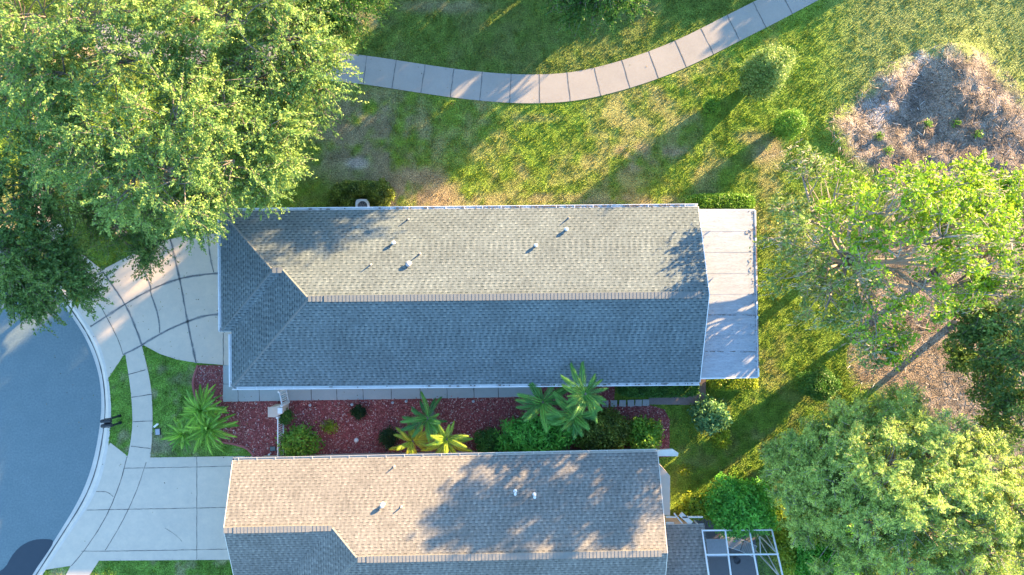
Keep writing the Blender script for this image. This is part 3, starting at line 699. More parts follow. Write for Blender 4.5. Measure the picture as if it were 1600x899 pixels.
for yy in (b_.y-.1, (b_.y+c_.y)/2, c_.y+.1):
    b = MB(); b.box((b_.x-.12,yy-.05,0),(b_.x-.02,yy+.05,2.37)); b.build('porch_post', M['white'], h1)
for y0 in (-3.6, 3.5): b = MB(); b.box((22.05,y0,.2),(24.3,y0+.02,2.3)); b.build('porch_screen', M['screen'], h1)

# ---- house 2
A2 = .0208
h2 = empty('house', (-13.2, -8.19, 0), A2, 'tan shingled house at the bottom edge with a cream gutter', 'house')
r = MB(); GX = 20.08; zg = z1(2.88); zm = z1(4.14); Y1, Y2 = -5.76, -8.28
nf = [(0,0,Z0),(0,-2.88,zg),(4.94,-2.88,zg),(6.2,-4.14,zm),(GX,-4.14,zm),(GX,0,Z0)]
g2 = [(0,-2.88,zg),(0,Y1,Z0),(2.06,Y1,Z0),(4.94,-2.88,zg)]
w2 = [(2.06,Y1,Z0),(2.06,Y2,Z0),(6.2,-4.14,zm),(4.94,-2.88,zg)]
s2 = [(2.06,Y2,Z0),(GX,Y2,Z0),(GX,-4.14,zm),(6.2,-4.14,zm)]
for f, u in ((nf,(1,0)),(g2,(1,0)),(w2,(0,1)),(s2,(1,0))):
    slope_face(r, f, u); under(r, f, .10, 1)
for x_, a, c in ((GX,(0,Z0),(-4.14,zm)),(GX,(Y2,Z0),(-4.14,zm)),(-.03,(0,Z0),(-2.88,zg)),(-.03,(Y1,Z0),(-2.88,zg))):
    r.hexa([(x_,a[0],a[1]-.2),(x_+.03,a[0],a[1]-.2),(x_+.03,c[0],c[1]-.2),(x_,c[0],c[1]-.2),(x_,a[0],a[1]+.006),(x_+.03,a[0],a[1]+.006),(x_+.03,c[0],c[1]+.006),(x_,c[0],c[1]+.006)], 1)
# rear extension with its own slopes
EX0, EX1 = GX+.031, 22.3
def h2loc(px, py, z):
    p = P(px, py, z); v = Vector((p.x+13.2, p.y+8.19, 0)); c, s = math.cos(-A2), math.sin(-A2)
    return Vector((v.x*c-v.y*s, v.x*s+v.y*c, z))
ey = h2loc(1070,820,2.45).y; ez = 2.45
e1 = [(EX0,ey,ez),(EX0,ey-2.6,ez+2.6*KP),(EX1,ey-2.6,ez+2.6*KP),(EX1,ey,ez)]
e2 = [(EX0,ey-5.2,ez),(EX1,ey-5.2,ez),(EX1,ey-2.6,ez+2.6*KP),(EX0,ey-2.6,ez+2.6*KP)]
for f in (e1, e2): slope_face(r, f, (1,0)); under(r, f, .08, 1)
roof2 = r.build('roof', [M['shingle_b'], M['cream']], h2)
b = MB(); caps(b, (.45,-2.88,zg+.015), (3.9,-2.88,zg+.015), .30, .16, .012); b.build('ridge_vent', M['cap_b'], roof2)
b = MB(); caps(b, (6.6,-4.14,zm+.015), (GX-.25,-4.14,zm+.015), .30, .16, .012)
b.build('ridge_vent', M['cap_b'], roof2)
for p, q, sg in (((3.9,-2.88,zg),(4.94,-2.88,zg),0),((0,-2.88,zg),(.45,-2.88,zg),0),((6.2,-4.14,zm),(6.6,-4.14,zm),0),((4.94,-2.88,zg),(6.2,-4.14,zm),.32),((2.08,Y2,Z0),(6.2,-4.14,zm),.32)):
    b = MB(); caps(b, p, q, .26, .17, .016, 0, sg); b.build('hip_cap', M['cap_b'], roof2)
def on_roof2(px, py):
    z = 3.5
    for _ in range(4):
        l = h2loc(px, py, z); z = zm-KP*abs(l.y+4.14)
    return l.x, l.y, z
for px, py, kind in ((598,789,'m'),(627,792,'p'),(805,768,'s'),(835,773,'s'),(845,725,'p'),(616,729,'p')):
    x, y, z = on_roof2(px, py)
    if kind == 'm': mush_vent(roof2, x, y, z, .10, .32, m='cream')
    elif kind == 'p': pipe_vent(roof2, x, y, z, .26)
    else:
        b = MB(); b.lathe((x, y, z-.05), [(.10,0),(.09,.06),(.055,.08),(.055,.42),(.065,.43),(.062,.5),(.02,.51)], 12); b.build('roof_vent', M['white'], roof2)
gutter((0,0,Z0),(GX,0,Z0),'gutter',h2,M['cream'],(0,1))
wl = MB(); wl.box((.5,-5.3,0),(GX-.5,-.42,2.55)); wl.box((2.5,-7.8,0),(GX-.5,-5.3,2.55)); wl.box((GX-.5,ey-4.8,0),(EX1-.3,ey-.4,2.3))
wl.face([(.5,-5.3,2.55),(.5,-.42,2.55),(.5,-2.88,3.55)][::-1]); wl.face([(GX-.5,-7.8,2.55),(GX-.5,-.42,2.55),(GX-.5,-4.14,4.0)])
wl.build('wall', M['stucco_b'], h2)
b = MB(); b.box((.455,-5.1,0),(.495,-.75,2.15)); b.build('garage_door', M['cream'], h2)
for xx in (6, 11, 15.5): window(h2, xx, -.42, .9, 1.1, 1.2, 'x', 1)
b = MB(); q = [h2loc(1020,729,2.5), h2loc(1031,727,2.5), h2loc(1047,744,2.3), h2loc(1047,806,2.3), h2loc(1020,806,2.5)]
q = [(p.x, p.y) for p in q]; b.prism(q, 0, 2.3); b.build('bay_wall', M['stucco_b'], h2)
b = MB(); q = [h2loc(1024,704,2.6), h2loc(1051,702,2.6), h2loc(1060,708,2.6), h2loc(1059,713,2.6), h2loc(1024,713,2.6)]
b.prism([(p.x, p.y) for p in q], 2.45, 2.62); b.build('eave_return', M['cream'], h2)
b = MB()
for (x0,y0),(x1,y1) in (((1040,817),(1053,817)),((1053,802),(1066,818)),((1063,803),(1080,818)),((1066,808),(1098,808)),((1040,808),(1056,808))):
    b.bar(h2loc(x0,y0,2.35), h2loc(x1,y1,2.35), .07 if x0 != 1063 else .22, .08)
b.build('trellis_beam', M['cream'], h2)

# ---- screened pool cage
def cagez(y): return 2.6+max(0, (y-829)/(899-829))*1.15
cg = empty('pool_cage', P(1150, 870), 0, 'white framed screen enclosure over the pool deck at the bottom edge', 'screen enclosure')
cl = P(1150, 870)
def cP(x, y, z): return P(x, y, z)-cl
b = MB(); W = .055
TL = lambda x, y: cP(x, y, cagez(y))
for p, q in (((1097,829),(1206,828)),((1102,867),(1216,866)),((1108,910),(1226,909)),((1133,829),(1146,930)),((1171,829),(1190,930)),((1206,828),(1230,930)),((1097,829),(1112,930))):
    a, c = TL(*p), TL(*q); b.bar(a, c, W, .08)
fr = b.build('roof_frame', M['white'], cg)
b = MB()
e0 = P(1206,828,2.6); base_pts = []
for (x, y) in ((1206,828),(1216,866),(1226,909)):
    t_ = P(x, y, cagez(y)); b.bar(t_-cl, Vector((t_.x, t_.y, .03))-cl, W)
b.bar(Vector((e0.x,e0.y,.9))-cl, Vector((P(1226,909,cagez(909)).x,P(1226,909,cagez(909)).y,.9))-cl, .04)
for (x, y) in ((1097,829),(1133,829),(1171,829)):
    t_ = P(x, y, 2.6); b.bar(t_-cl, Vector((t_.x, t_.y, .03))-cl, W)
c2_ = P(1216,866,cagez(866)); b.bar(Vector((e0.x,e0.y,.1))-cl, Vector((c2_.x,c2_.y,2.9))-cl, .035); c3_ = P(1226,909,cagez(909))
b.bar(Vector((c2_.x,c2_.y,.1))-cl, Vector((c3_.x,c3_.y,3.3))-cl, .035)
b.build('wall_frame', M['white'], cg)
b = MB(); q = [TL(1097,829), TL(1110,930), TL(1230,930), TL(1206,828)]; b.face([p+Vector((0,0,-.05)) for p in q])
b.build('roof_screen', M['screen'], cg)

# lounge chair and pot inside
def lounger(px, py, rz):
    e = empty('lounge_chair', P(px, py, .02), rz, 'grey slatted lounge chair under the pool cage screen', 'lounge chair')
    b = MB(); b.bar((-.85,-.28,.3),(.35,-.28,.3),.03); b.bar((-.85,.28,.3),(.35,.28,.3),.03); b.bar((.35,-.28,.3),(.95,-.28,.62),.03); b.bar((.35,.28,.3),(.95,.28,.62),.03); b.build('frame', M['white'], e)
    b = MB()
    for k in range(16): b.box((-.82+k*.072,-.265,.30),(-.82+k*.072+.055,.265,.315))
    b.build('seat', M['vinyl'], e)
    b = MB()
    for k in range(8): x = .38+k*.072; z = .315+k*.0385; b.hexa([(x,-.265,z),(x+.055,-.265,z+.029),(x+.055,.265,z+.029),(x,.265,z),(x,-.265,z+.012),(x+.055,-.265,z+.041),(x+.055,.265,z+.041),(x,.265,z+.012)])
    b.build('backrest', M['vinyl'], e)
    for sx, sy in ((-.8,-1),(-.8,1),(.6,-1),(.6,1)):
        b = MB(); b.bar((sx, sy*.28, 0), (sx, sy*.28, .29), .03); b.build('leg', M['white'], e)
lounger(1146, 846, R(-18))
pt = empty('plant_pot', P(1149,873,.02), 0, 'small dark round pot on the pool deck', 'pot')
b = MB(); b.lathe((0,0,0), [(.10,0),(.16,.28),(.18,.30),(.14,.30),(.13,.24)], 16); b.build('pot', M['black'], pt)
b = MB(); b.lathe((0,0,.2), [(.13,0),(.13,.03),(.01,.035)], 14); b.build('soil', M['joint'], pt)
tb = empty('patio_table', P(1112,848,.02), 0, 'square glass patio table under the pool cage, beside the lounge chair', 'table')
b = MB(); b.box((-.55,-.45,.70),(.55,.45,.72)); b.build('table_top', M['galv'], tb)
for sx in (-.48,.48):
    for sy in (-.38,.38): b = MB(); b.box((sx-.02,sy-.02,0),(sx+.02,sy+.02,.7)); b.build('leg', M['white'], tb)

# ------------------------------------------------------------------ small site objects
ac = empty('air_conditioner', P(566,324,0), 0, 'white air conditioning condenser with round fan grille half under the eave', 'air conditioner')
ac.location = (P(566,322,.8).x, P(566,322,.8).y, 0)
b = MB(); b.box((-.38,-.38,.0),(.38,.38,.08)); b.build('pad', M['concrete'], ac)
b = MB(); b.box((-.33,-.33,.08),(.33,.33,.70)); 
for k in range(9):
    b.box((-.345,-.3,.13+k*.062),(.345,.3,.15+k*.062)); b.box((-.3,-.345,.13+k*.062+.003),(.3,.345,.15+k*.062-.003))
b.build('casing', M['lead'], ac, bevel=.03)
b = MB()
n_ = 28
for k in range(n_):
    t0 = 2*math.pi*k/n_; t1 = 2*math.pi*(k+1)/n_
    def sq(t): 
        c, s = math.cos(t), math.sin(t); e = .35/(abs(c)**5+abs(s)**5)**.2; return c*e, s*e
    a = sq(t0); c = sq(t1); i0 = (.25*math.cos(t0), .25*math.sin(t0)); i1 = (.25*math.cos(t1), .25*math.sin(t1))
    b.hexa([(i0[0],i0[1],.70),(a[0],a[1],.70),(c[0],c[1],.70),(i1[0],i1[1],.70),(i0[0],i0[1],.78),(a[0],a[1],.76),(c[0],c[1],.76),(i1[0],i1[1],.78)])
b.build('top_cover', M['white'], ac)
b = MB()
for rr in (.05,.1,.15,.2,.245):
    pts = [(rr*math.cos(t*math.pi/12), rr*math.sin(t*math.pi/12), .765) for t in range(25)]; b.tube(pts, .004, 4)
for k in range(8): t = k*math.pi/4; b.tube([(.03*math.cos(t),.03*math.sin(t),.765),(.25*math.cos(t),.25*math.sin(t),.765)], .004, 4)
b.build('fan_grille', M['galv'], ac)
b = MB(); b.lathe((0,0,.69), [(.24,0),(.24,.01),(.01,.012)], 20)
for k in range(4):
    t = k*math.pi/2+.4; b.hexa([(.04*math.cos(t),.04*math.sin(t),.71),(.22*math.cos(t-.3),.22*math.sin(t-.3),.71),(.22*math.cos(t+.3),.22*math.sin(t+.3),.73),(.05*math.cos(t+.5),.05*math.sin(t+.5),.72),
        (.04*math.cos(t),.04*math.sin(t),.72),(.22*math.cos(t-.3),.22*math.sin(t-.3),.72),(.22*math.cos(t+.3),.22*math.sin(t+.3),.74),(.05*math.cos(t+.5),.05*math.sin(t+.5),.73)])
b.build('fan', M['black'], ac)

mbx = empty('double_mailbox', P(188,655,0), R(5), 'pair of dark mailboxes on two black posts on the kerbside grass', 'mailbox')
for sy in (-.18,.18):
    b = MB(); b.box((-.045,sy-.045,0),(.045,sy+.045,1.05)); b.box((-.065,sy-.065,0),(.065,sy+.065,.12)); b.lathe((0,sy,1.05), [(.06,0),(.055,.03),(.02,.06),(.01,.07)], 10); b.build('post', M['black'], mbx)
b = MB(); b.box((-.24,-.23,.93),(.1,.23,.97)); b.bar((0,-.18,.7),(-.2,-.18,.93),.03); b.bar((0,.18,.7),(-.2,.18,.93),.03); b.build('shelf', M['black'], mbx)
for sy in (-.115,.115):
    b = MB(); n_ = 8; prof = [(-.085,.0),(.085,.0)]+[(.085*math.cos(k*math.pi/n_), .12+.085*math.sin(k*math.pi/n_)) for k in range(n_+1)]
    p0 = [(-.32, sy+a, .972+z) for a, z in prof]; p1 = [(.16, sy+a, .972+z) for a, z in prof]
    b.face(p0[::-1]); b.face(p1)
    for k in range(len(prof)): b.face([p0[k], p0[(k+1)%len(prof)], p1[(k+1)%len(prof)], p1[k]])
    bx_ = b.build('mailbox', M['black'], mbx)
    b = MB(); b.box((-.2,sy+(.087 if sy > 0 else -.1),1.08),(-.17,sy+(.1 if sy > 0 else -.087),1.24)); b.build('flag', M['darkmetal'], bx_)

def meter(px, py, label, w=.22, d=.3, m='green_box'):
    e = empty('utility_box', P(px, py, 0), R(4), label, 'utility box')
    b = MB(); b.box((-w/2-.02,-d/2-.02,0),(w/2+.02,d/2+.02,.07)); b.build('rim', M['darkmetal'], e)
    b = MB(); b.box((-w/2,-d/2,.07),(w/2,d/2,.09)); b.build('lid', M[m], e, bevel=.008)
meter(247.5, 674.5, 'grey lidded utility box in the grass beside the sidewalk', m='galv')
meter(427, 701, 'grey green utility box in the mulch beside the picket fence', .26, .2)
e = empty('cleanout_pipe', P(246,664,0), R(38), 'white capped pipe beside the utility box by the sidewalk', 'pipe')
b = MB(); b.tube([(-.14,0,.12),(.14,0,.16)], .05, 12); b.build('pipe', M['white'], e)
b = MB(); b.tube([(-.16,0,0),(-.16,0,.14)], .035, 10); b.build('stake', M['black'], e)
e = empty('spigot', P(424,708,0), R(25), 'small white garden spigot beside the utility box and fence', 'spigot')
b = MB(); b.tube([(0,0,0),(0,0,.3),(.1,.05,.34)], .018, 8); b.build('riser', M['white'], e); b = MB(); b.lathe((.0,0,.34), [(.05,0),(.05,.02),(.01,.022)], 8); b.build('handle', M['white'], e)
e = empty('sprinkler_riser', P(527,702,0), 0, 'thin grey sprinkler riser in mulch next to the tan house wall', 'sprinkler')
b = MB(); b.tube([(0,0,0),(0,.02,.45)], .014, 6); b.build('riser', M['galv'], e); b = MB(); b.lathe((0,.02,.45), [(.03,0),(.03,.06),(.01,.07)], 8); b.build('nozzle', M['darkmetal'], e)
# white stone
e = MB(); e.lathe((0,0,0), [(.09,0),(.12,.04),(.09,.1),(.03,.13),(.01,.13)], 8)
o = e.build('garden_stone', M['white'], None, P(557,688,.02)); tag(o, 'whitish stone lying alone in the red mulch', 'stone')
for k, (px, py, lb) in enumerate(((487,632,'path light nearest the entry gate'),(552,631,'path light above the small dark shrub'),(615,628,'path light left of the palm trio by the walk'),(636,626,'path light directly above the palm trio'),(740,626,'path light farthest right before the large palms'))):
    e = empty('path_light', P(px, py, .02), 0, 'small grey '+lb+' in the mulch', 'path light', 'path lights along the garden walk')
    b = MB(); b.tube([(0,0,0),(0,0,.3)], .01, 6); b.build('stem', M['darkmetal'], e)
    b = MB(); b.lathe((0,0,.3), [(.03,-.08),(.03,0),(.075,.0),(.07,.02),(.01,.045)], 12); b.build('cap', M['galv'], e)

# red concrete edging
for pts, lb in (([(310,571),(304,588),(302,600),(305,616),(310,630)], 'curved red concrete edging beside the upper mulch bed and driveway'), ([(338,688),(350,691),(368,694),(385,699),(394,707),(398,714)], 'curved red concrete edging along the mulch below the front palms')):
    q = PX(chaikin(pts, 2)); b = MB(); c0 = q[0].copy()
    for i in range(len(q)-1):
        a, c = q[i]-c0, q[i+1]-c0; d = (c-a).normalized(); n = Vector((-d.y, d.x, 0))*.075; n2_ = n*.6
        b.hexa([a-n, a+n, c+n, c-n, a-n2_+Vector((0,0,.12)), a+n2_+Vector((0,0,.12)), c+n2_+Vector((0,0,.12)), c-n2_+Vector((0,0,.12))])
    tag(b.build('garden_edging', M['edge'], None, c0), lb, 'edging')

# white picket fence, gate and pier
def picket(p0, p1, zt, n, label, cat, name):
    c0 = p0.copy(); e = empty(name, c0, 0, label, cat); d = p1-p0
    for z in (.12, zt-.06): b = MB(); b.bar(Vector((0,0,z)), d+Vector((0,0,z)), .05, .06); b.build('rail', M['white'], e)
    for k in (0, 1):
        b = MB(); c = d*k; b.box((c.x-.05,c.y-.05,0),(c.x+.05,c.y+.05,zt+.06)); b.lathe((c.x,c.y,zt+.06), [(.065,0),(.065,.02),(.01,.05)], 4); b.build('post', M['white'], e)
    b = MB()
    for k in range(1, n):
        c = d*(k/n); b.box((c.x-.012,c.y-.018,.06),(c.x+.012,c.y+.018,zt))
    b.build('baluster', M['white'], e)
picket(P(444,647), P(444,715), 1.0, 20, 'white picket fence crossing the mulch from the pier to the tan house', 'fence', 'picket_fence')
picket(P(448,607), P(452,628), 1.15, 7, 'short white picket gate across the garden walk', 'gate', 'picket_gate')
b = MB(); c0 = P(441,638,0); q = [p-c0 for p in (P(430,631), P(441,630), P(453,626), P(453,640), P(441,646), P(430,646))]
b.prism([(p.x*.9, p.y*.9) for p in q], 0, 1.0); b.prism([(p.x, p.y) for p in q], 1.0, 1.06)
tag(b.build('gate_pier', M['stucco_b'], None, c0), 'beige stucco pier between the picket gate and fence', 'pier')
o = MB(); o.box((-.09,-.12,0),(.09,.12,.16)); o.box((-.11,-.14,.16),(.11,.14,.18)); tag(o.build('lantern_box', M['white'], None, P(436,641,1.06)+Vector((.1,0,0))), 'small white box lantern standing on the beige pier', 'lantern')

# stepping stones
for k, x in enumerate((932,945.5,959,972.5,985.5,997.5,1009)):
    b = MB(); s = .17; b.prism([(-s,-s*.95),(s,-s),(s*.97,s),(-s*.95,s*.96)], 0, .05)
    nm = ['nearest the palms','second from the palms','third from the palms','fourth and middle one of the row','third from the brown pavers','second from the brown pavers','against the brown pavers'][k]
    o = b.build('stepping_stone', M['stone'], None, P(x, 631.5-(x-932)*.03, .02)); o.rotation_euler.z = random.uniform(-.05,.05)
    tag(o, 'pale square stepping stone, '+nm, 'stepping stone', 'stepping stones in the mulch')

# ------------------------------------------------------------------ vegetation
PAL = {
 'oak':   ((.085,.20,.05),(.38,.53,.13)),
 'oak_shade':  ((.07,.16,.04),(.20,.32,.07)),  # darker copy of the oak leaves, shade put into the colour
 'lime':  ((.14,.29,.015),(.36,.54,.03)),
 'moss':  ((.12,.22,.04),(.32,.43,.12)),
 'soft':  ((.17,.31,.06),(.56,.68,.15)),
 'green': ((.04,.12,.022),(.11,.26,.04)),
 'glossy':((.07,.28,.035),(.2,.55,.07)),
 'dark':  ((.015,.04,.015),(.035,.08,.02)),
 'yellow':((.18,.28,.02),(.40,.48,.04)),
 'olive': ((.05,.085,.015),(.20,.26,.035)),
 'grassg':((.10,.24,.025),(.22,.40,.045)),
 'cool':  ((.08,.2,.08),(.2,.38,.13)),
}
def leaf_cols(n, pal, clump=None):
    a, c = (np.array(v) for v in PAL[pal]); t = rng.random((n, 1))*.75
    if clump is not None: t = np.clip(rng.random((n, 1))*.55+clump[:, None]*.7-.1, 0, 1.25)
    return (a+(c-a)*t)*rng.uniform(.8,1.2,(n,1))
def limb(b, p, q, r0, r1, bend=.12, n=5, sides=6):
    p = Vector(p); q = Vector(q); L = (q-p).length; off = Vector((random.gauss(0,1), random.gauss(0,1), random.gauss(0,.5)))*L*bend
    pts = []; rad = []
    for i in range(n+1):
        t = i/n; pts.append(p.lerp(q, t)+off*math.sin(math.pi*t)+Vector((0,0,.06*L*math.sin(math.pi*t)))+(Vector((random.gauss(0,1),random.gauss(0,1),random.gauss(0,1)))*L*.015 if 0 < i < n else Vector((0,0,0)))); rad.append(r0+(r1-r0)*t)
    b.tube(pts, rad, sides); return pts
def make_tree(name, label, base, lobes, pal='oak', clumps=16, sprays=12, per=20, leaf=.075, spray_len=.9, droop=.25, trunk_r=.28, bark='bark', group=None,
              spread=.16, up=.35, moss=0, fork=.35, pal2=None, cat='tree', aspect=.5, nb=.45):
    """base: world point; lobes: (px,py,z,rx,rz) photograph coordinate + height of lobe centre"""
    base = Vector((base.x, base.y, 0)); root = empty(name, base, random.uniform(0,.01), label, cat, group)
    tb = MB(); zs = min(l[2]-l[4] for l in lobes)
    LC = [(P(l[0], l[1], l[2])-base, l[3], l[4]) for l in lobes]
    cen = sum((c for c, _, _ in LC), Vector())/len(LC)
    fk = Vector((cen.x*.12, cen.y*.12, max(.6, zs*fork+cen.z*fork*.6)))
    tb.tube([(0,0,-.15),(0,0,.15),fk*.5,fk], [trunk_r*1.5, trunk_r*1.12, trunk_r*.95, trunk_r*.85], 9)
    pts_all = []; dir_all = []; cl_all = []; lb_all = []
    moss_p = []
    for li, (c, rx, rz) in enumerate(LC):
        inner = c+Vector((0,0,-rz*.35)); path = limb(tb, fk+Vector((random.gauss(0,.03),random.gauss(0,.03),-.05)), inner, trunk_r*.5, .05, .08, 6)
        for k in range(clumps):
            u = random.uniform(-.45, 1); th = random.uniform(0, 2*math.pi); s = math.sqrt(1-u*u) if abs(u) < 1 else 0
            rr = random.uniform(.62, 1.0)
            q = c+Vector((rx*s*math.cos(th), rx*s*math.sin(th), rz*u))*rr
            if q.z < .5: q.z = .5+random.random()*.3
            st = path[random.choice([3,4,5,6])]; limb(tb, st, q, .035, .012, .1, 3, 4)
            outd = (q-c); outd = outd.normalized() if outd.length > .01 else Vector((0,0,1))
            cv = random.random()
            for _ in range(sprays):
                d = (outd*.8+Vector((random.gauss(0,1), random.gauss(0,1), random.gauss(0,.6)))*.75); d.normalize()
                L = spray_len*random.uniform(.5,1.15)
                p = q-outd*.25+Vector((random.gauss(0,.12),random.gauss(0,.12),random.gauss(0,.1)))
                t = rng.random(per)**.8
                pp = np.array(p)+np.outer(t*L, np.array(d)); pp[:, 2] -= droop*L*t**2
                pp += rng.normal(0, spread, (per, 3))*(1.15-t[:, None]*.75)*np.array([1,1,.6])
                pts_all.append(pp); dd = np.tile(np.array(d), (per, 1)); dd[:, 2] -= 2*droop*t; dir_all.append(dd)
                cl_all.append(np.full(per, cv)); lb_all.append(np.full(per, li))
                if random.random() < .4:
                    e_ = Vector(pp[int(t.argmax())]); tb.tube([p, p.lerp(e_,.5), e_], [.016,.012,.007], 3)
            if moss and random.random() < moss: moss_p.append(q)
    pts = np.concatenate(pts_all); dr = np.concatenate(dir_all); cv = np.concatenate(cl_all); lb = np.concatenate(lb_all)
    n = len(pts); nr, t = frames(n, (0,0,up), along=unit(dr)); hl = rng.uniform(.5,1.55,n)*leaf
    ctr = np.array([list(c_) for c_, _, _ in LC])[lb]-np.array([0,0,.5]); cn = np.array(list(cen))-np.array([0,0,1.5])
    nr = unit(nr+nb*(unit(pts-ctr)+.5*unit(pts-cn))); t = unit(t-nr*(t*nr).sum(1, keepdims=True))
    cols = leaf_cols(n, pal, cv)
    if pal2:
        pals, sel = pal2; m_ = np.isin(lb, sel); cols[m_] = leaf_cols(int(m_.sum()), pals, cv[m_])
    tb.build('trunk', M[bark], root, smooth=True)
    quads_mesh('crown', pts, nr, t, hl, hl*aspect*rng.uniform(.8,1.2,n), cols, M['leaf'], root)
    if moss_p:
        pm = []; dm = []
        for q in moss_p:
            for _ in range(5):
                o_ = np.array(q)+rng.normal(0,.22,3); L = random.uniform(.3,.9); k = 9; t = np.linspace(0, 1, k)
                dd = np.array([-.75+rng.normal(0,.25), -.18+rng.normal(0,.2), -.55]); pp = o_+np.outer(t*L, dd)+rng.normal(0,.03,(k,3)); pm.append(pp); dm.append(np.tile(dd, (k,1)))
        pm = np.concatenate(pm); dm = np.concatenate(dm); n = len(pm); nr, t = frames(n, (0,0,.3), along=unit(dm)*2.5)
        quads_mesh('spanish_moss', pm, nr, t, rng.uniform(.06,.14,n), rng.uniform(.008,.022,n), np.array([.48,.44,.34])*rng.uniform(.6,1.25,(n,1)), M['leaf'], root)
    return root

OAK = dict(clumps=15, sprays=8, per=52, leaf=.047, spray_len=1.25, droop=.24, spread=.075, up=.0, group='oaks beside the road and the path')
# big sunlit oak over the corner of the house
make_tree('oak_tree', 'large sunlit oak whose yellow-green branches overhang the roof corner of the long house', P(275,262), [
    (110,235,7.6,1.9,1.0),(190,215,8.6,2.0,1.1),(270,190,9.0,2.0,1.1),(345,165,8.4,1.8,1.0),(200,290,8.0,2.0,1.0),(280,275,8.6,2.1,1.0),(360,250,8.0,1.9,1.0),
    (425,240,7.0,1.3,.7),(320,300,7.0,1.5,.8),(235,320,7.0,1.3,.7),(160,260,7.4,1.6,.9),(400,290,6.2,.9,.5),(305,335,5.6,.9,.5),(420,195,7.2,1.4,.8)], 'oak', **OAK)
make_tree('oak_tree', 'oak filling the top left corner of the picture, behind the large sunlit one', P(140,85), [
    (-10,40,8.0,2.2,1.2),(60,20,8.8,2.2,1.2),(140,30,9.0,2.2,1.2),(200,90,8.6,2.0,1.2),(90,110,8.4,2.0,1.2),(20,120,7.8,2.0,1.1),(60,180,7.0,1.8,1.0),(220,15,8.6,2.0,1.2),(75,235,6.0,1.3,.7),(80,290,5.4,1.1,.6),(70,335,5.0,.9,.5),(120,75,6.4,1.6,.9),(140,140,8.0,1.8,1.0),(-20,200,6.6,1.8,1.0),(-60,120,7,2,1)], 'oak', **OAK)
make_tree('oak_tree', 'oak at the top centre-left whose crown hides the end of the cart path', P(400,105), [
    (300,20,8.4,2.0,1.1),(380,30,8.8,2.1,1.1),(450,60,8.0,1.9,1.0),(480,120,7.0,1.6,1.0),(400,120,7.6,1.8,1.0),(330,90,8.0,1.9,1.0),(440,180,6.4,1.4,.9),(300,130,7.4,1.6,1.0),(490,165,5.6,1.0,.7),(370,190,6.6,1.4,.9),(400,95,5.4,1.5,.8),(320,85,5.6,1.5,.8),(450,15,8.0,1.7,1.0),(500,90,6.4,1.1,.7)], 'oak', **OAK)
make_tree('oak_tree', 'shaded dark green oak reaching over the road and kerb at the left edge', P(20,360), [
    (15,330,6.0,1.4,.8),(45,390,5.6,1.2,.7),(85,430,5.2,.9,.5),(35,430,5.6,1.1,.6),(5,400,6.0,1.2,.7),(125,452,4.6,.5,.35),(55,470,4.8,.6,.35),(105,395,4.8,.6,.4),(0,290,6.0,1.4,.8),(20,455,4.8,.7,.4)], 'oak_shade', **dict(OAK, clumps=12, leaf=.055))
make_tree('oak_tree', 'small dark understorey oak beside the drive, beneath the large sunlit oak', P(195,365), [(190,350,3.2,1.1,.6),(235,355,3.0,1.0,.5),(150,335,3.4,1.1,.6),(120,305,3.6,1.2,.7),(280,335,3.0,.8,.5),(228,400,3.0,.3,.2)], 'oak_shade', **dict(OAK, clumps=11, sprays=8, trunk_r=.12))
make_tree('oak_tree', 'dark bushy crown peeking in at the top edge, left of the lawn', P(520,-30), [(500,8,6.6,1.5,.9),(535,5,6.2,1.2,.8),(510,-60,7.0,2.2,1.2),(560,-60,6.0,1.8,1.2),(470,-40,7,2,1.2)], 'green', **dict(OAK, clumps=20))
make_tree('oak_tree', 'low green crown just showing at the top edge above the path', P(930,-60), [(895,-8,4.6,1.0,.6),(930,-5,4.8,1.1,.7),(970,-8,4.4,.9,.5),(920,-90,6.5,2.4,1.6),(1000,-80,6,2.2,1.4),(850,-90,6,2.2,1.4)], 'green', **dict(OAK, clumps=18))
# neighbouring trees just beyond the top edge (their long shadows fall across the path and lawn)
def ray_xy(sv, tau): return (.626*sv+.78*tau, .78*sv-.626*tau)
def far_tree(label, sv, tau, rad, z0, z1_, nl, **kw):
    x, y = ray_xy(sv, tau); g = P(x, y); lobes = []
    for k in range(nl):
        z = z0+(z1_-z0)*(k+.5)/nl; a = k*2.4; rr = rad*.45/30.5*(1-.3*k/nl)
        q = Vector((g.x+rr*math.cos(a), g.y+rr*math.sin(a), z)); kk = (H-z)/F
        lobes.append((800+q.x/kk, 449.5-q.y/kk, z, rad*.62/30.5, (z1_-z0)/nl*.75))
    make_tree('oak_tree', label, g, lobes, 'oak', clumps=15, sprays=8, per=14, leaf=.12, spray_len=.8, spread=.16, **kw)
far_tree('tall oak beyond the top edge, leftmost of the shadow casting row', 425, 960, 95, 1.5, 8.0, 8)
far_tree('tall oak beyond the top edge, second of the shadow casting row', 520, 930, 85, 1.0, 9.2, 8)
far_tree('tall oak beyond the top edge, third of the shadow casting row', 592, 1010, 62, 1.2, 8.6, 7)
far_tree('small oak beyond the top edge, left of the two lowest', 672, 1230, 56, .3, 2.7, 4)
far_tree('small oak beyond the top edge, right of the two lowest', 762, 1330, 60, .3, 2.9, 4)

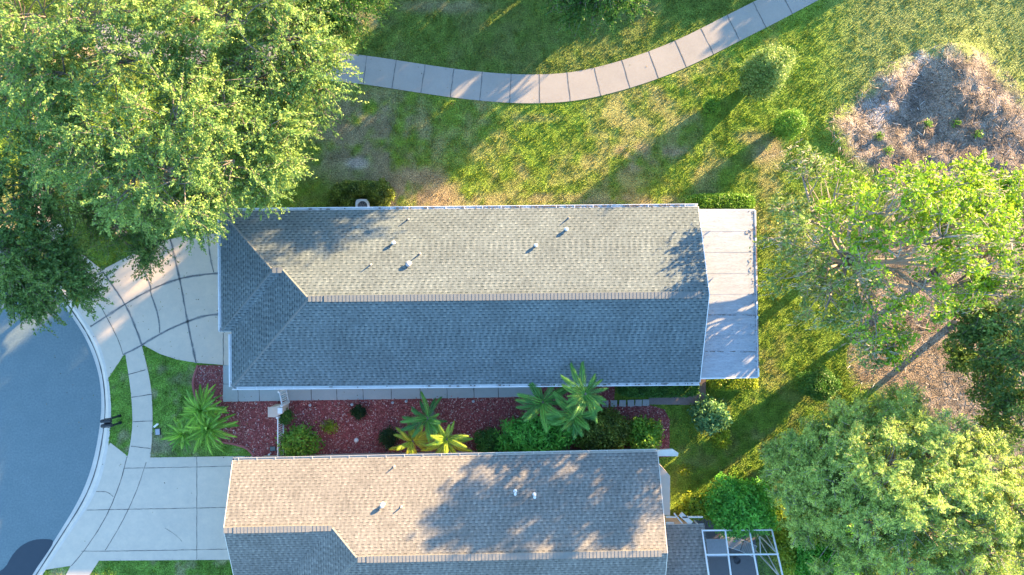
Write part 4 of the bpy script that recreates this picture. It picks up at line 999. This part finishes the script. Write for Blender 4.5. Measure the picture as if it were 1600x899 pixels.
# mossy tree over the right lawn
make_tree('mossy_tree', 'broad lime green tree with grey hanging moss behind the white porch roof', P(1300,412), [
    (1260,275,4.6,1.2,.8),(1310,300,5.6,1.3,.9),(1240,330,4.8,1.1,.8),(1280,370,6.0,1.4,1.0),(1335,350,7.2,1.4,.9),(1390,330,8.0,1.5,.9),(1450,300,8.2,1.4,.9),(1500,290,7.6,1.2,.8),
    (1540,340,7.8,1.6,.9),(1480,370,8.2,1.6,.9),(1410,400,8.0,1.5,.9),(1340,430,6.6,1.4,.9),(1245,430,4.8,1.2,.8),(1295,480,5.0,1.2,.8),(1370,490,6.4,1.4,.8),(1450,450,7.4,1.5,.9),(1540,420,7.6,1.6,.9),(1590,380,7.2,1.5,.9),(1350,545,4.8,1.1,.7),(1400,540,5.0,.9,.6),(1580,300,6.2,1.0,.6),(1600,440,6.6,1.2,.7),(1220,380,4.0,.9,.7),(1300,420,3.6,1.4,.9)],
    'moss', clumps=9, sprays=9, per=13, leaf=.066, spray_len=.7, droop=.15, spread=.12, up=.1, trunk_r=.22, bark='palebark', moss=.6, pal2=('lime', [1,4,5,6,7,8,9,15,16,17,19,20,10,14]), aspect=.6)
# lime part is denser: second tree merges with it, as in the photograph
make_tree('broadleaf_tree', 'dense bright lime green tree at the right edge above the shaded ground', P(1470,420), [
    (1440,300,5.4,1.2,.8),(1500,310,5.8,1.4,.9),(1570,330,6.0,1.5,.9),(1500,380,6.2,1.6,.9),(1570,400,6.2,1.6,.9),(1440,360,5.8,1.3,.8),(1610,360,6,1.4,.8),(1500,440,5.6,1.2,.7),(1520,270,5.2,.8,.5),(1590,450,5.2,1,.6)],
    'lime', clumps=8, sprays=8, per=14, leaf=.07, spray_len=.6, droop=.1, spread=.12, trunk_r=.2, aspect=.7)
make_tree('cedar_tree', 'dark shaded tree at the right edge over brown earth', P(1492,505), [
    (1560,540,5.0,1.3,.9),(1600,500,6.0,1.8,1.2),(1620,570,6.0,1.8,1.2),(1570,610,4.6,1.2,.8),(1600,660,5.0,1.5,.9),(1640,620,6,1.8,1),(1540,590,3.8,.9,.6),(1515,500,4.2,.9,.6),(1545,480,5.0,1.1,.8),(1500,560,2.6,.6,.4),(1570,520,4.6,1.1,.8),(1560,670,3.6,.9,.6),(1680,500,7,2.2,1.4)],
    'oak_shade', clumps=15, sprays=10, per=18, leaf=.07, spray_len=.7, trunk_r=.17)
# feathery tree lower right
make_tree('cypress_tree', 'huge feathery pale green tree filling the lower right corner', P(1330,735), [
    (1260,690,3.6,1.3,.9),(1330,660,4.2,1.5,1.0),(1400,655,4.6,1.6,1.1),(1240,750,3.8,1.3,.9),(1310,740,5.0,1.7,1.1),(1390,730,6.0,1.9,1.2),(1470,700,6.0,1.9,1.2),(1540,750,6.2,2.0,1.2),
    (1270,810,3.8,1.4,1.0),(1350,820,5.4,1.8,1.2),(1440,800,6.4,2.0,1.3),(1530,830,6.4,2.0,1.3),(1590,790,6.0,1.8,1.1),(1320,890,4.4,1.6,1.0),(1420,890,5.6,1.9,1.2),(1520,910,6.0,2.0,1.2),(1600,890,5.6,1.9,1.1),(1220,715,3.0,.8,.6),(1425,775,6.3,1.5,.9),(1345,700,5.2,1.4,.9),(1480,770,6.4,1.5,.9),(1280,745,4.4,1.2,.8)],
    'soft', clumps=34, sprays=20, per=32, leaf=.045, spray_len=.5, droop=-.05, spread=.08, up=.2, trunk_r=.32, bark='palebark', aspect=.34, nb=1.0, group=None)

# shrubs ------------------------------------------------------------
def shrub(name, label, px, py, rx, ry, h, pal, leaf=.05, n=2600, form='round', cat='shrub', group=None, aspect=.55, core=True, up=.3, fuzz=.08, rot=0, al=.35):
    c = P(px, py, h*.5); root = empty(name, (c.x, c.y, 0), R(rot), label, cat, group)
    rx /= 31.0; ry /= 31.0
    d = rand_dirs(n); d[:, 2] = np.where(d[:, 2] < -.25, -d[:, 2], d[:, 2])
    if form == 'round':
        bumps = 1+.16*np.sin(d[:, 0]*5+px)*np.cos(d[:, 1]*4+py)+rng.normal(0, fuzz, n)
        p = d*np.array([rx, ry, h*.55])*bumps[:, None]+np.array([0,0,h*.45])
    elif form == 'box':
        e = 4.5; s = (np.abs(d)**e).sum(1)**(1/e); p = d/s[:, None]*np.array([rx, ry, h*.52])*(1+rng.normal(0, fuzz*.6, n))[:, None]+np.array([0,0,h*.48])
    elif form == 'cone':
        t = rng.random(n)**.8; th = rng.uniform(0, 2*math.pi, n); rr = np.maximum(.04,(1-t))**.5*(1+rng.normal(0, fuzz, n)); rr = rr*(.85+.25*np.sin(th*3+t*9))
        p = np.stack([rx*rr*np.cos(th), ry*rr*np.sin(th), .1+t*h], 1); d = np.stack([np.cos(th), np.sin(th), np.full(n, .5)], 1)
    elif form == 'grassy':
        th = rng.uniform(0, 2*math.pi, n); el = rng.uniform(.25, 1.4, n); d = np.stack([np.cos(th)*np.cos(el), np.sin(th)*np.cos(el), np.sin(el)], 1)
        t = rng.random(n); p = d*np.array([rx*1.2, ry*1.2, h])*t[:, None]
    p[:, 2] = np.maximum(p[:, 2], .03)
    nr, t = frames(n, (0,0,up), along=d if form in ('grassy','cone') else None)
    nr = unit(nr+unit(d)*al); t = unit(t-nr*(t*nr).sum(1, keepdims=True)); hl = leaf*rng.uniform(.7,1.3,n)
    cl = np.sin(p[:, 0]*6+px)*np.cos(p[:, 1]*5)*.5+.5
    stem = MB()
    for k in range(7):
        a = k*.9+random.random(); stem.tube([(0,0,-.05),(.25*rx*math.cos(a),.25*ry*math.sin(a),h*.3),(.6*rx*math.cos(a),.6*ry*math.sin(a),h*.62)], [.025,.018,.008], 5)
    stem.build('stem', M['bark'], root)
    quads_mesh('foliage', p, nr, t, hl, hl*aspect, leaf_cols(n, pal, cl), M['leaf'], root)
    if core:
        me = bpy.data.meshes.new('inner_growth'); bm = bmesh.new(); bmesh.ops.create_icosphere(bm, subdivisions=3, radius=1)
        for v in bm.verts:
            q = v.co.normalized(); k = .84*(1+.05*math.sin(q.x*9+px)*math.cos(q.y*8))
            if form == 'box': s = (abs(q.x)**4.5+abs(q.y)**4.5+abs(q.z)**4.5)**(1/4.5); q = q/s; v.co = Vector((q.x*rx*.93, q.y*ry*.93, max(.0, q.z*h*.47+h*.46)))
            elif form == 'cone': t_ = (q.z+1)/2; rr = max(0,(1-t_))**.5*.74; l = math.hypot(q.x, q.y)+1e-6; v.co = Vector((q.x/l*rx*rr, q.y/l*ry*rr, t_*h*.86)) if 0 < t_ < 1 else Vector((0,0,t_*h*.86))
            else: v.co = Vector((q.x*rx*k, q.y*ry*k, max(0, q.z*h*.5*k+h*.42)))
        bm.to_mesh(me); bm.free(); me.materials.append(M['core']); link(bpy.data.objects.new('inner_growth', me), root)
    return root

shrub('conifer', 'tall cone shaped conifer standing on the lawn below the cart path', 1192, 118, 26, 28, 4.0, 'moss', .06, 20000, 'round', 'conifer', aspect=.4, fuzz=.15, up=.0, al=.8)
shrub('conifer', 'short dark conical conifer near the bare earth mound', 1230, 196, 18, 19, 2.2, 'grassg', .05, 5500, 'round', 'conifer', aspect=.4, fuzz=.15, al=.8)
shrub('shrub', 'tiny green shrub left of the tall conifer on the lawn', 1111, 167, 11, 13, .9, 'grassg', .05, 1200, fuzz=.2)
shrub('shrub', 'round dark shrub on the side lawn above the feathery tree', 1276, 600, 27, 22, 1.7, 'green', .05, 6500, 'round', fuzz=.1, al=.7)
shrub('hedge', 'clipped box hedge behind the upper right corner of the long house', 1124, 318, 48, 13, 1.3, 'grassg', .05, 9000, 'box', 'hedge')
shrub('hedge', 'clipped hedge wrapped round the air conditioner, left portion', 537, 307, 20, 21, 1.0, 'olive', .05, 4200, 'round', 'hedge', fuzz=.1)
shrub('hedge', 'clipped hedge wrapped round the air conditioner, right portion', 594, 307, 19, 22, 1.0, 'olive', .05, 4200, 'round', 'hedge', fuzz=.1)
shrub('hedge', 'narrow clipped hedge strip above the air conditioner', 566, 296, 30, 11, 1.0, 'olive', .05, 3400, 'box', 'hedge', fuzz=.14)
shrub('hedge', 'green hedge under the lower eave of the long house, by the pavers', 1028, 606, 58, 13, 1.0, 'green', .05, 9000, 'box', 'hedge')
shrub('hedge', 'yellow-green hedge below the white porch roof', 1145, 597, 34, 12, .9, 'yellow', .05, 5000, 'box', 'hedge')
shrub('shrub', 'large glossy bright green shrub touching the tan house gutter', 836, 681, 54, 30, 1.9, 'glossy', .13, 3600, aspect=.22, fuzz=.14, up=.5)
shrub('shrub', 'dark dense shrub between the palms and the tan house', 942, 674, 38, 31, 1.7, 'olive', .06, 7500, fuzz=.12)
shrub('shrub', 'bright green leafy shrub at the right end of the mulch bed', 1006, 679, 25, 23, 1.5, 'grassg', .075, 2600, fuzz=.14)
shrub('shrub', 'dark low shrub left of the large glossy shrub', 763, 692, 20, 20, 1.1, 'green', .05, 2600, fuzz=.12)
shrub('shrub', 'dark fuzzy shrub tuft left of the palm trio', 607, 684, 13, 14, .8, 'dark', .045, 1600, fuzz=.2)
shrub('shrub', 'small almost black tuft alone in the mulch', 561, 644, 10, 9, .5, 'dark', .05, 900, fuzz=.2)
shrub('shrub', 'small bright grassy plant in the mulch, above the tan roof', 514, 668, 14, 12, .5, 'yellow', .07, 700, 'grassy', core=False, aspect=.25)
shrub('shrub', 'small green shrub beside the beige pier', 446, 651, 10, 11, .8, 'green', .045, 1100, fuzz=.15)
shrub('shrub', 'loose bright green shrub right of the picket fence', 469, 692, 27, 22, 1.1, 'grassg', .075, 1900, fuzz=.22, core=False)
shrub('shrub', 'pale blue-green bushy plant on the lawn past the pavers', 1109, 649, 24, 23, 1.2, 'cool', .085, 1900, fuzz=.2)
shrub('shrub', 'little yellow-green shrub below the pale blue-green one', 1127, 686, 12, 13, .6, 'yellow', .07, 700, fuzz=.2)
shrub('shrub', 'rounded dark green shrub tree overhanging the pool cage beam', 1157, 791, 46, 40, 2.9, 'glossy', .08, 9000, fuzz=.10)
shrub('shrub', 'leafy yellow-green bush left of the rounded shrub tree', 1088, 792, 24, 17, 1.3, 'yellow', .075, 1800, fuzz=.2)
shrub('shrub', 'bright yellow-green bush outside the right side of the pool cage', 1226, 850, 18, 40, 1.4, 'yellow', .075, 3800, fuzz=.15)
shrub('shrub', 'deep green bush at the bottom edge below the feathery tree', 1290, 868, 52, 44, 2.2, 'glossy', .08, 7500, fuzz=.12)
shrub('shrub', 'low yellowish plant in the lawn beside the tan bay wall', 1072, 735, 14, 11, .45, 'yellow', .06, 420, 'grassy', core=False, aspect=.3)
for k, (px, py, lb) in enumerate(((1450,192,'sprout nearest the dark hollow of the mound'),(1495,192,'brighter sprout right of the hollow on the mound'),(1375,212,'sprout on the left flank of the mound'),(1530,210,'sprout farthest right on the mound'),(1390,235,'sprout lowest on the mound, above the mossy tree'))):
    shrub('weed', 'small green '+lb, px, py, 9, 8, .35, 'grassg', .06, 160, 'grassy', 'weed', 'weeds sprouting on the earth mound', .35, False)

# palms -------------------------------------------------------------
def frond_mesh(seed, L, arch, lw, ll, n=26, name='frond', fan=.62):
    rs = np.random.default_rng(seed); V = []; Fc = []; C = []
    def rach(t): return np.array([L*t*(1-.12*arch*t), rs.normal(0,.0), arch*L*(.55*t-.95*t*t)])
    for i in range(n*2):
        side = 1 if i % 2 else -1; t = .12+.88*(i//2)/(n-1); p = rach(t); l = ll*(math.sin(math.pi*(.12+.80*t))**.7)*rs.uniform(.85,1.1)
        tan = rach(min(1, t+.02))-rach(t-.02); tan /= np.linalg.norm(tan); a = fan-.45*t
        d = tan*math.cos(a)+np.array([0, side, 0])*math.sin(a)+np.array([0,0,.25-.2*t]); d /= np.linalg.norm(d); w = np.cross(d, [0,0,1]); w /= np.linalg.norm(w)+1e-9
        b0 = len(V); mid = p+d*l*.5; tip = p+d*l+np.array([0,0,-l*.38])
        V += [p-w*lw*.4, p+w*lw*.4, mid+w*lw, mid-w*lw, tip]; Fc += [(b0,b0+1,b0+2,b0+3),(b0+3,b0+2,b0+4)]
        k = rs.uniform(.75,1.25); C += [k]*5
    for i in range(8):
        t0, t1 = i/8, (i+1)/8; p, q = rach(t0), rach(t1); w0 = .018*(1-t0*.7); b0 = len(V)
        V += [p+[0,-w0,.012], p+[0,w0,.012], q+[0,w0*.85,.012], q+[0,-w0*.85,.012]]; Fc.append((b0,b0+1,b0+2,b0+3)); C += [1.9]*4
    return V, Fc, C
def palm(label, px, py, h, L, nf, cols, seed, ll=.36, lw=.012, arch=.5, group='palms in the mulch bed', elev=(.1,1.15), name='palm_tree', npin=14):
    c = P(px, py, h); root = empty(name, (c.x, c.y, 0), 0, label, 'palm', group)
    if h > .3:
        b = MB(); k = 8; b.tube([(.04*math.sin(i*.7), .03*math.cos(i), h*i/k-.05) for i in range(k+1)], [.11-.03*i/k+(.012 if i % 2 else 0) for i in range(k+1)], 10); b.build('trunk', M['bark'], root)
    b = MB(); b.lathe((0,0,h-.12), [(.07,0),(.1,.08),(.07,.2),(.02,.3)], 8); b.build('crown_shaft', M['bark'], root)
    rs = random.Random(seed); V, Fc, C = frond_mesh(seed, L, arch, lw, ll, npin)
    variants = []
    for v_ in range(4):
        ca, cb = cols; t = v_/3; col = np.array(ca)*(1-t)+np.array(cb)*t
        me = bpy.data.meshes.new('frond'); me.from_pydata([tuple(p) for p in V], [], Fc); add_color(me, np.array(C)[:, None]*col[None]); me.materials.append(M['leaf']); variants.append(me)
    for k in range(nf):
        e = elev[0]+(elev[1]-elev[0])*((k*7 % nf)/nf); a = k*2.39996+rs.uniform(-.2,.2)
        o = bpy.data.objects.new('frond', variants[rs.choice([0,1,1,2,2,3])]); o.location = (0,0,h); o.rotation_euler = (rs.uniform(-.45,.45), -e+rs.uniform(-.15,.15), a+rs.uniform(-.15,.15)); s = rs.uniform(.7,1.15); o.scale = (s, s*rs.uniform(.8,1.1), s*rs.uniform(.7,1.5)); link(o, root)
G1 = ((.11,.27,.03),(.30,.52,.06)); G2 = ((.05,.17,.035),(.15,.34,.05)); GY = ((.2,.28,.02),(.5,.45,.04))
palm('bushy front lawn palm, topmost of the trio beside the red edging', 318, 640, 1.0, 1.2, 62, G1, 1, .28, .017, .45, 'front lawn palms', (-.1,1.4), npin=15)
palm('bushy front lawn palm, largest of the trio beside the red edging', 327, 668, .9, 1.3, 70, G1, 2, .28, .017, .45, 'front lawn palms', (-.1,1.4), npin=15)
palm('bushy front lawn palm, smallest and leftmost of the trio', 290, 676, .7, 1.0, 44, G1, 3, .25, .016, .45, 'front lawn palms', (-.1,1.4), npin=15)
palm('green palm at the top of the middle trio in the mulch', 669, 654, 1.7, 1.25, 19, G2, 4, .42, .019, .45)
palm('palm with yellowing fronds at the left of the middle trio', 645, 689, 1.6, 1.1, 17, GY, 5, .36, .02, .5)
palm('bright yellow-green palm at the right of the middle trio', 698, 686, 1.9, 1.2, 16, ((.2,.32,.03),(.42,.5,.05)), 6, .38, .02, .5)
palm('palm left of the two whose fronds reach the lower eave of the long house', 848, 629, 2.2, 1.3, 18, G2, 7, .44, .019, .55)
palm('tall palm whose fronds overlap the lower eave of the long house', 914, 616, 3.1, 1.3, 18, G2, 8, .42, .019, .5)
palm('palm just below the tall one, over the stepping stones', 896, 648, 2.4, 1.25, 18, G2, 9, .44, .019, .55)
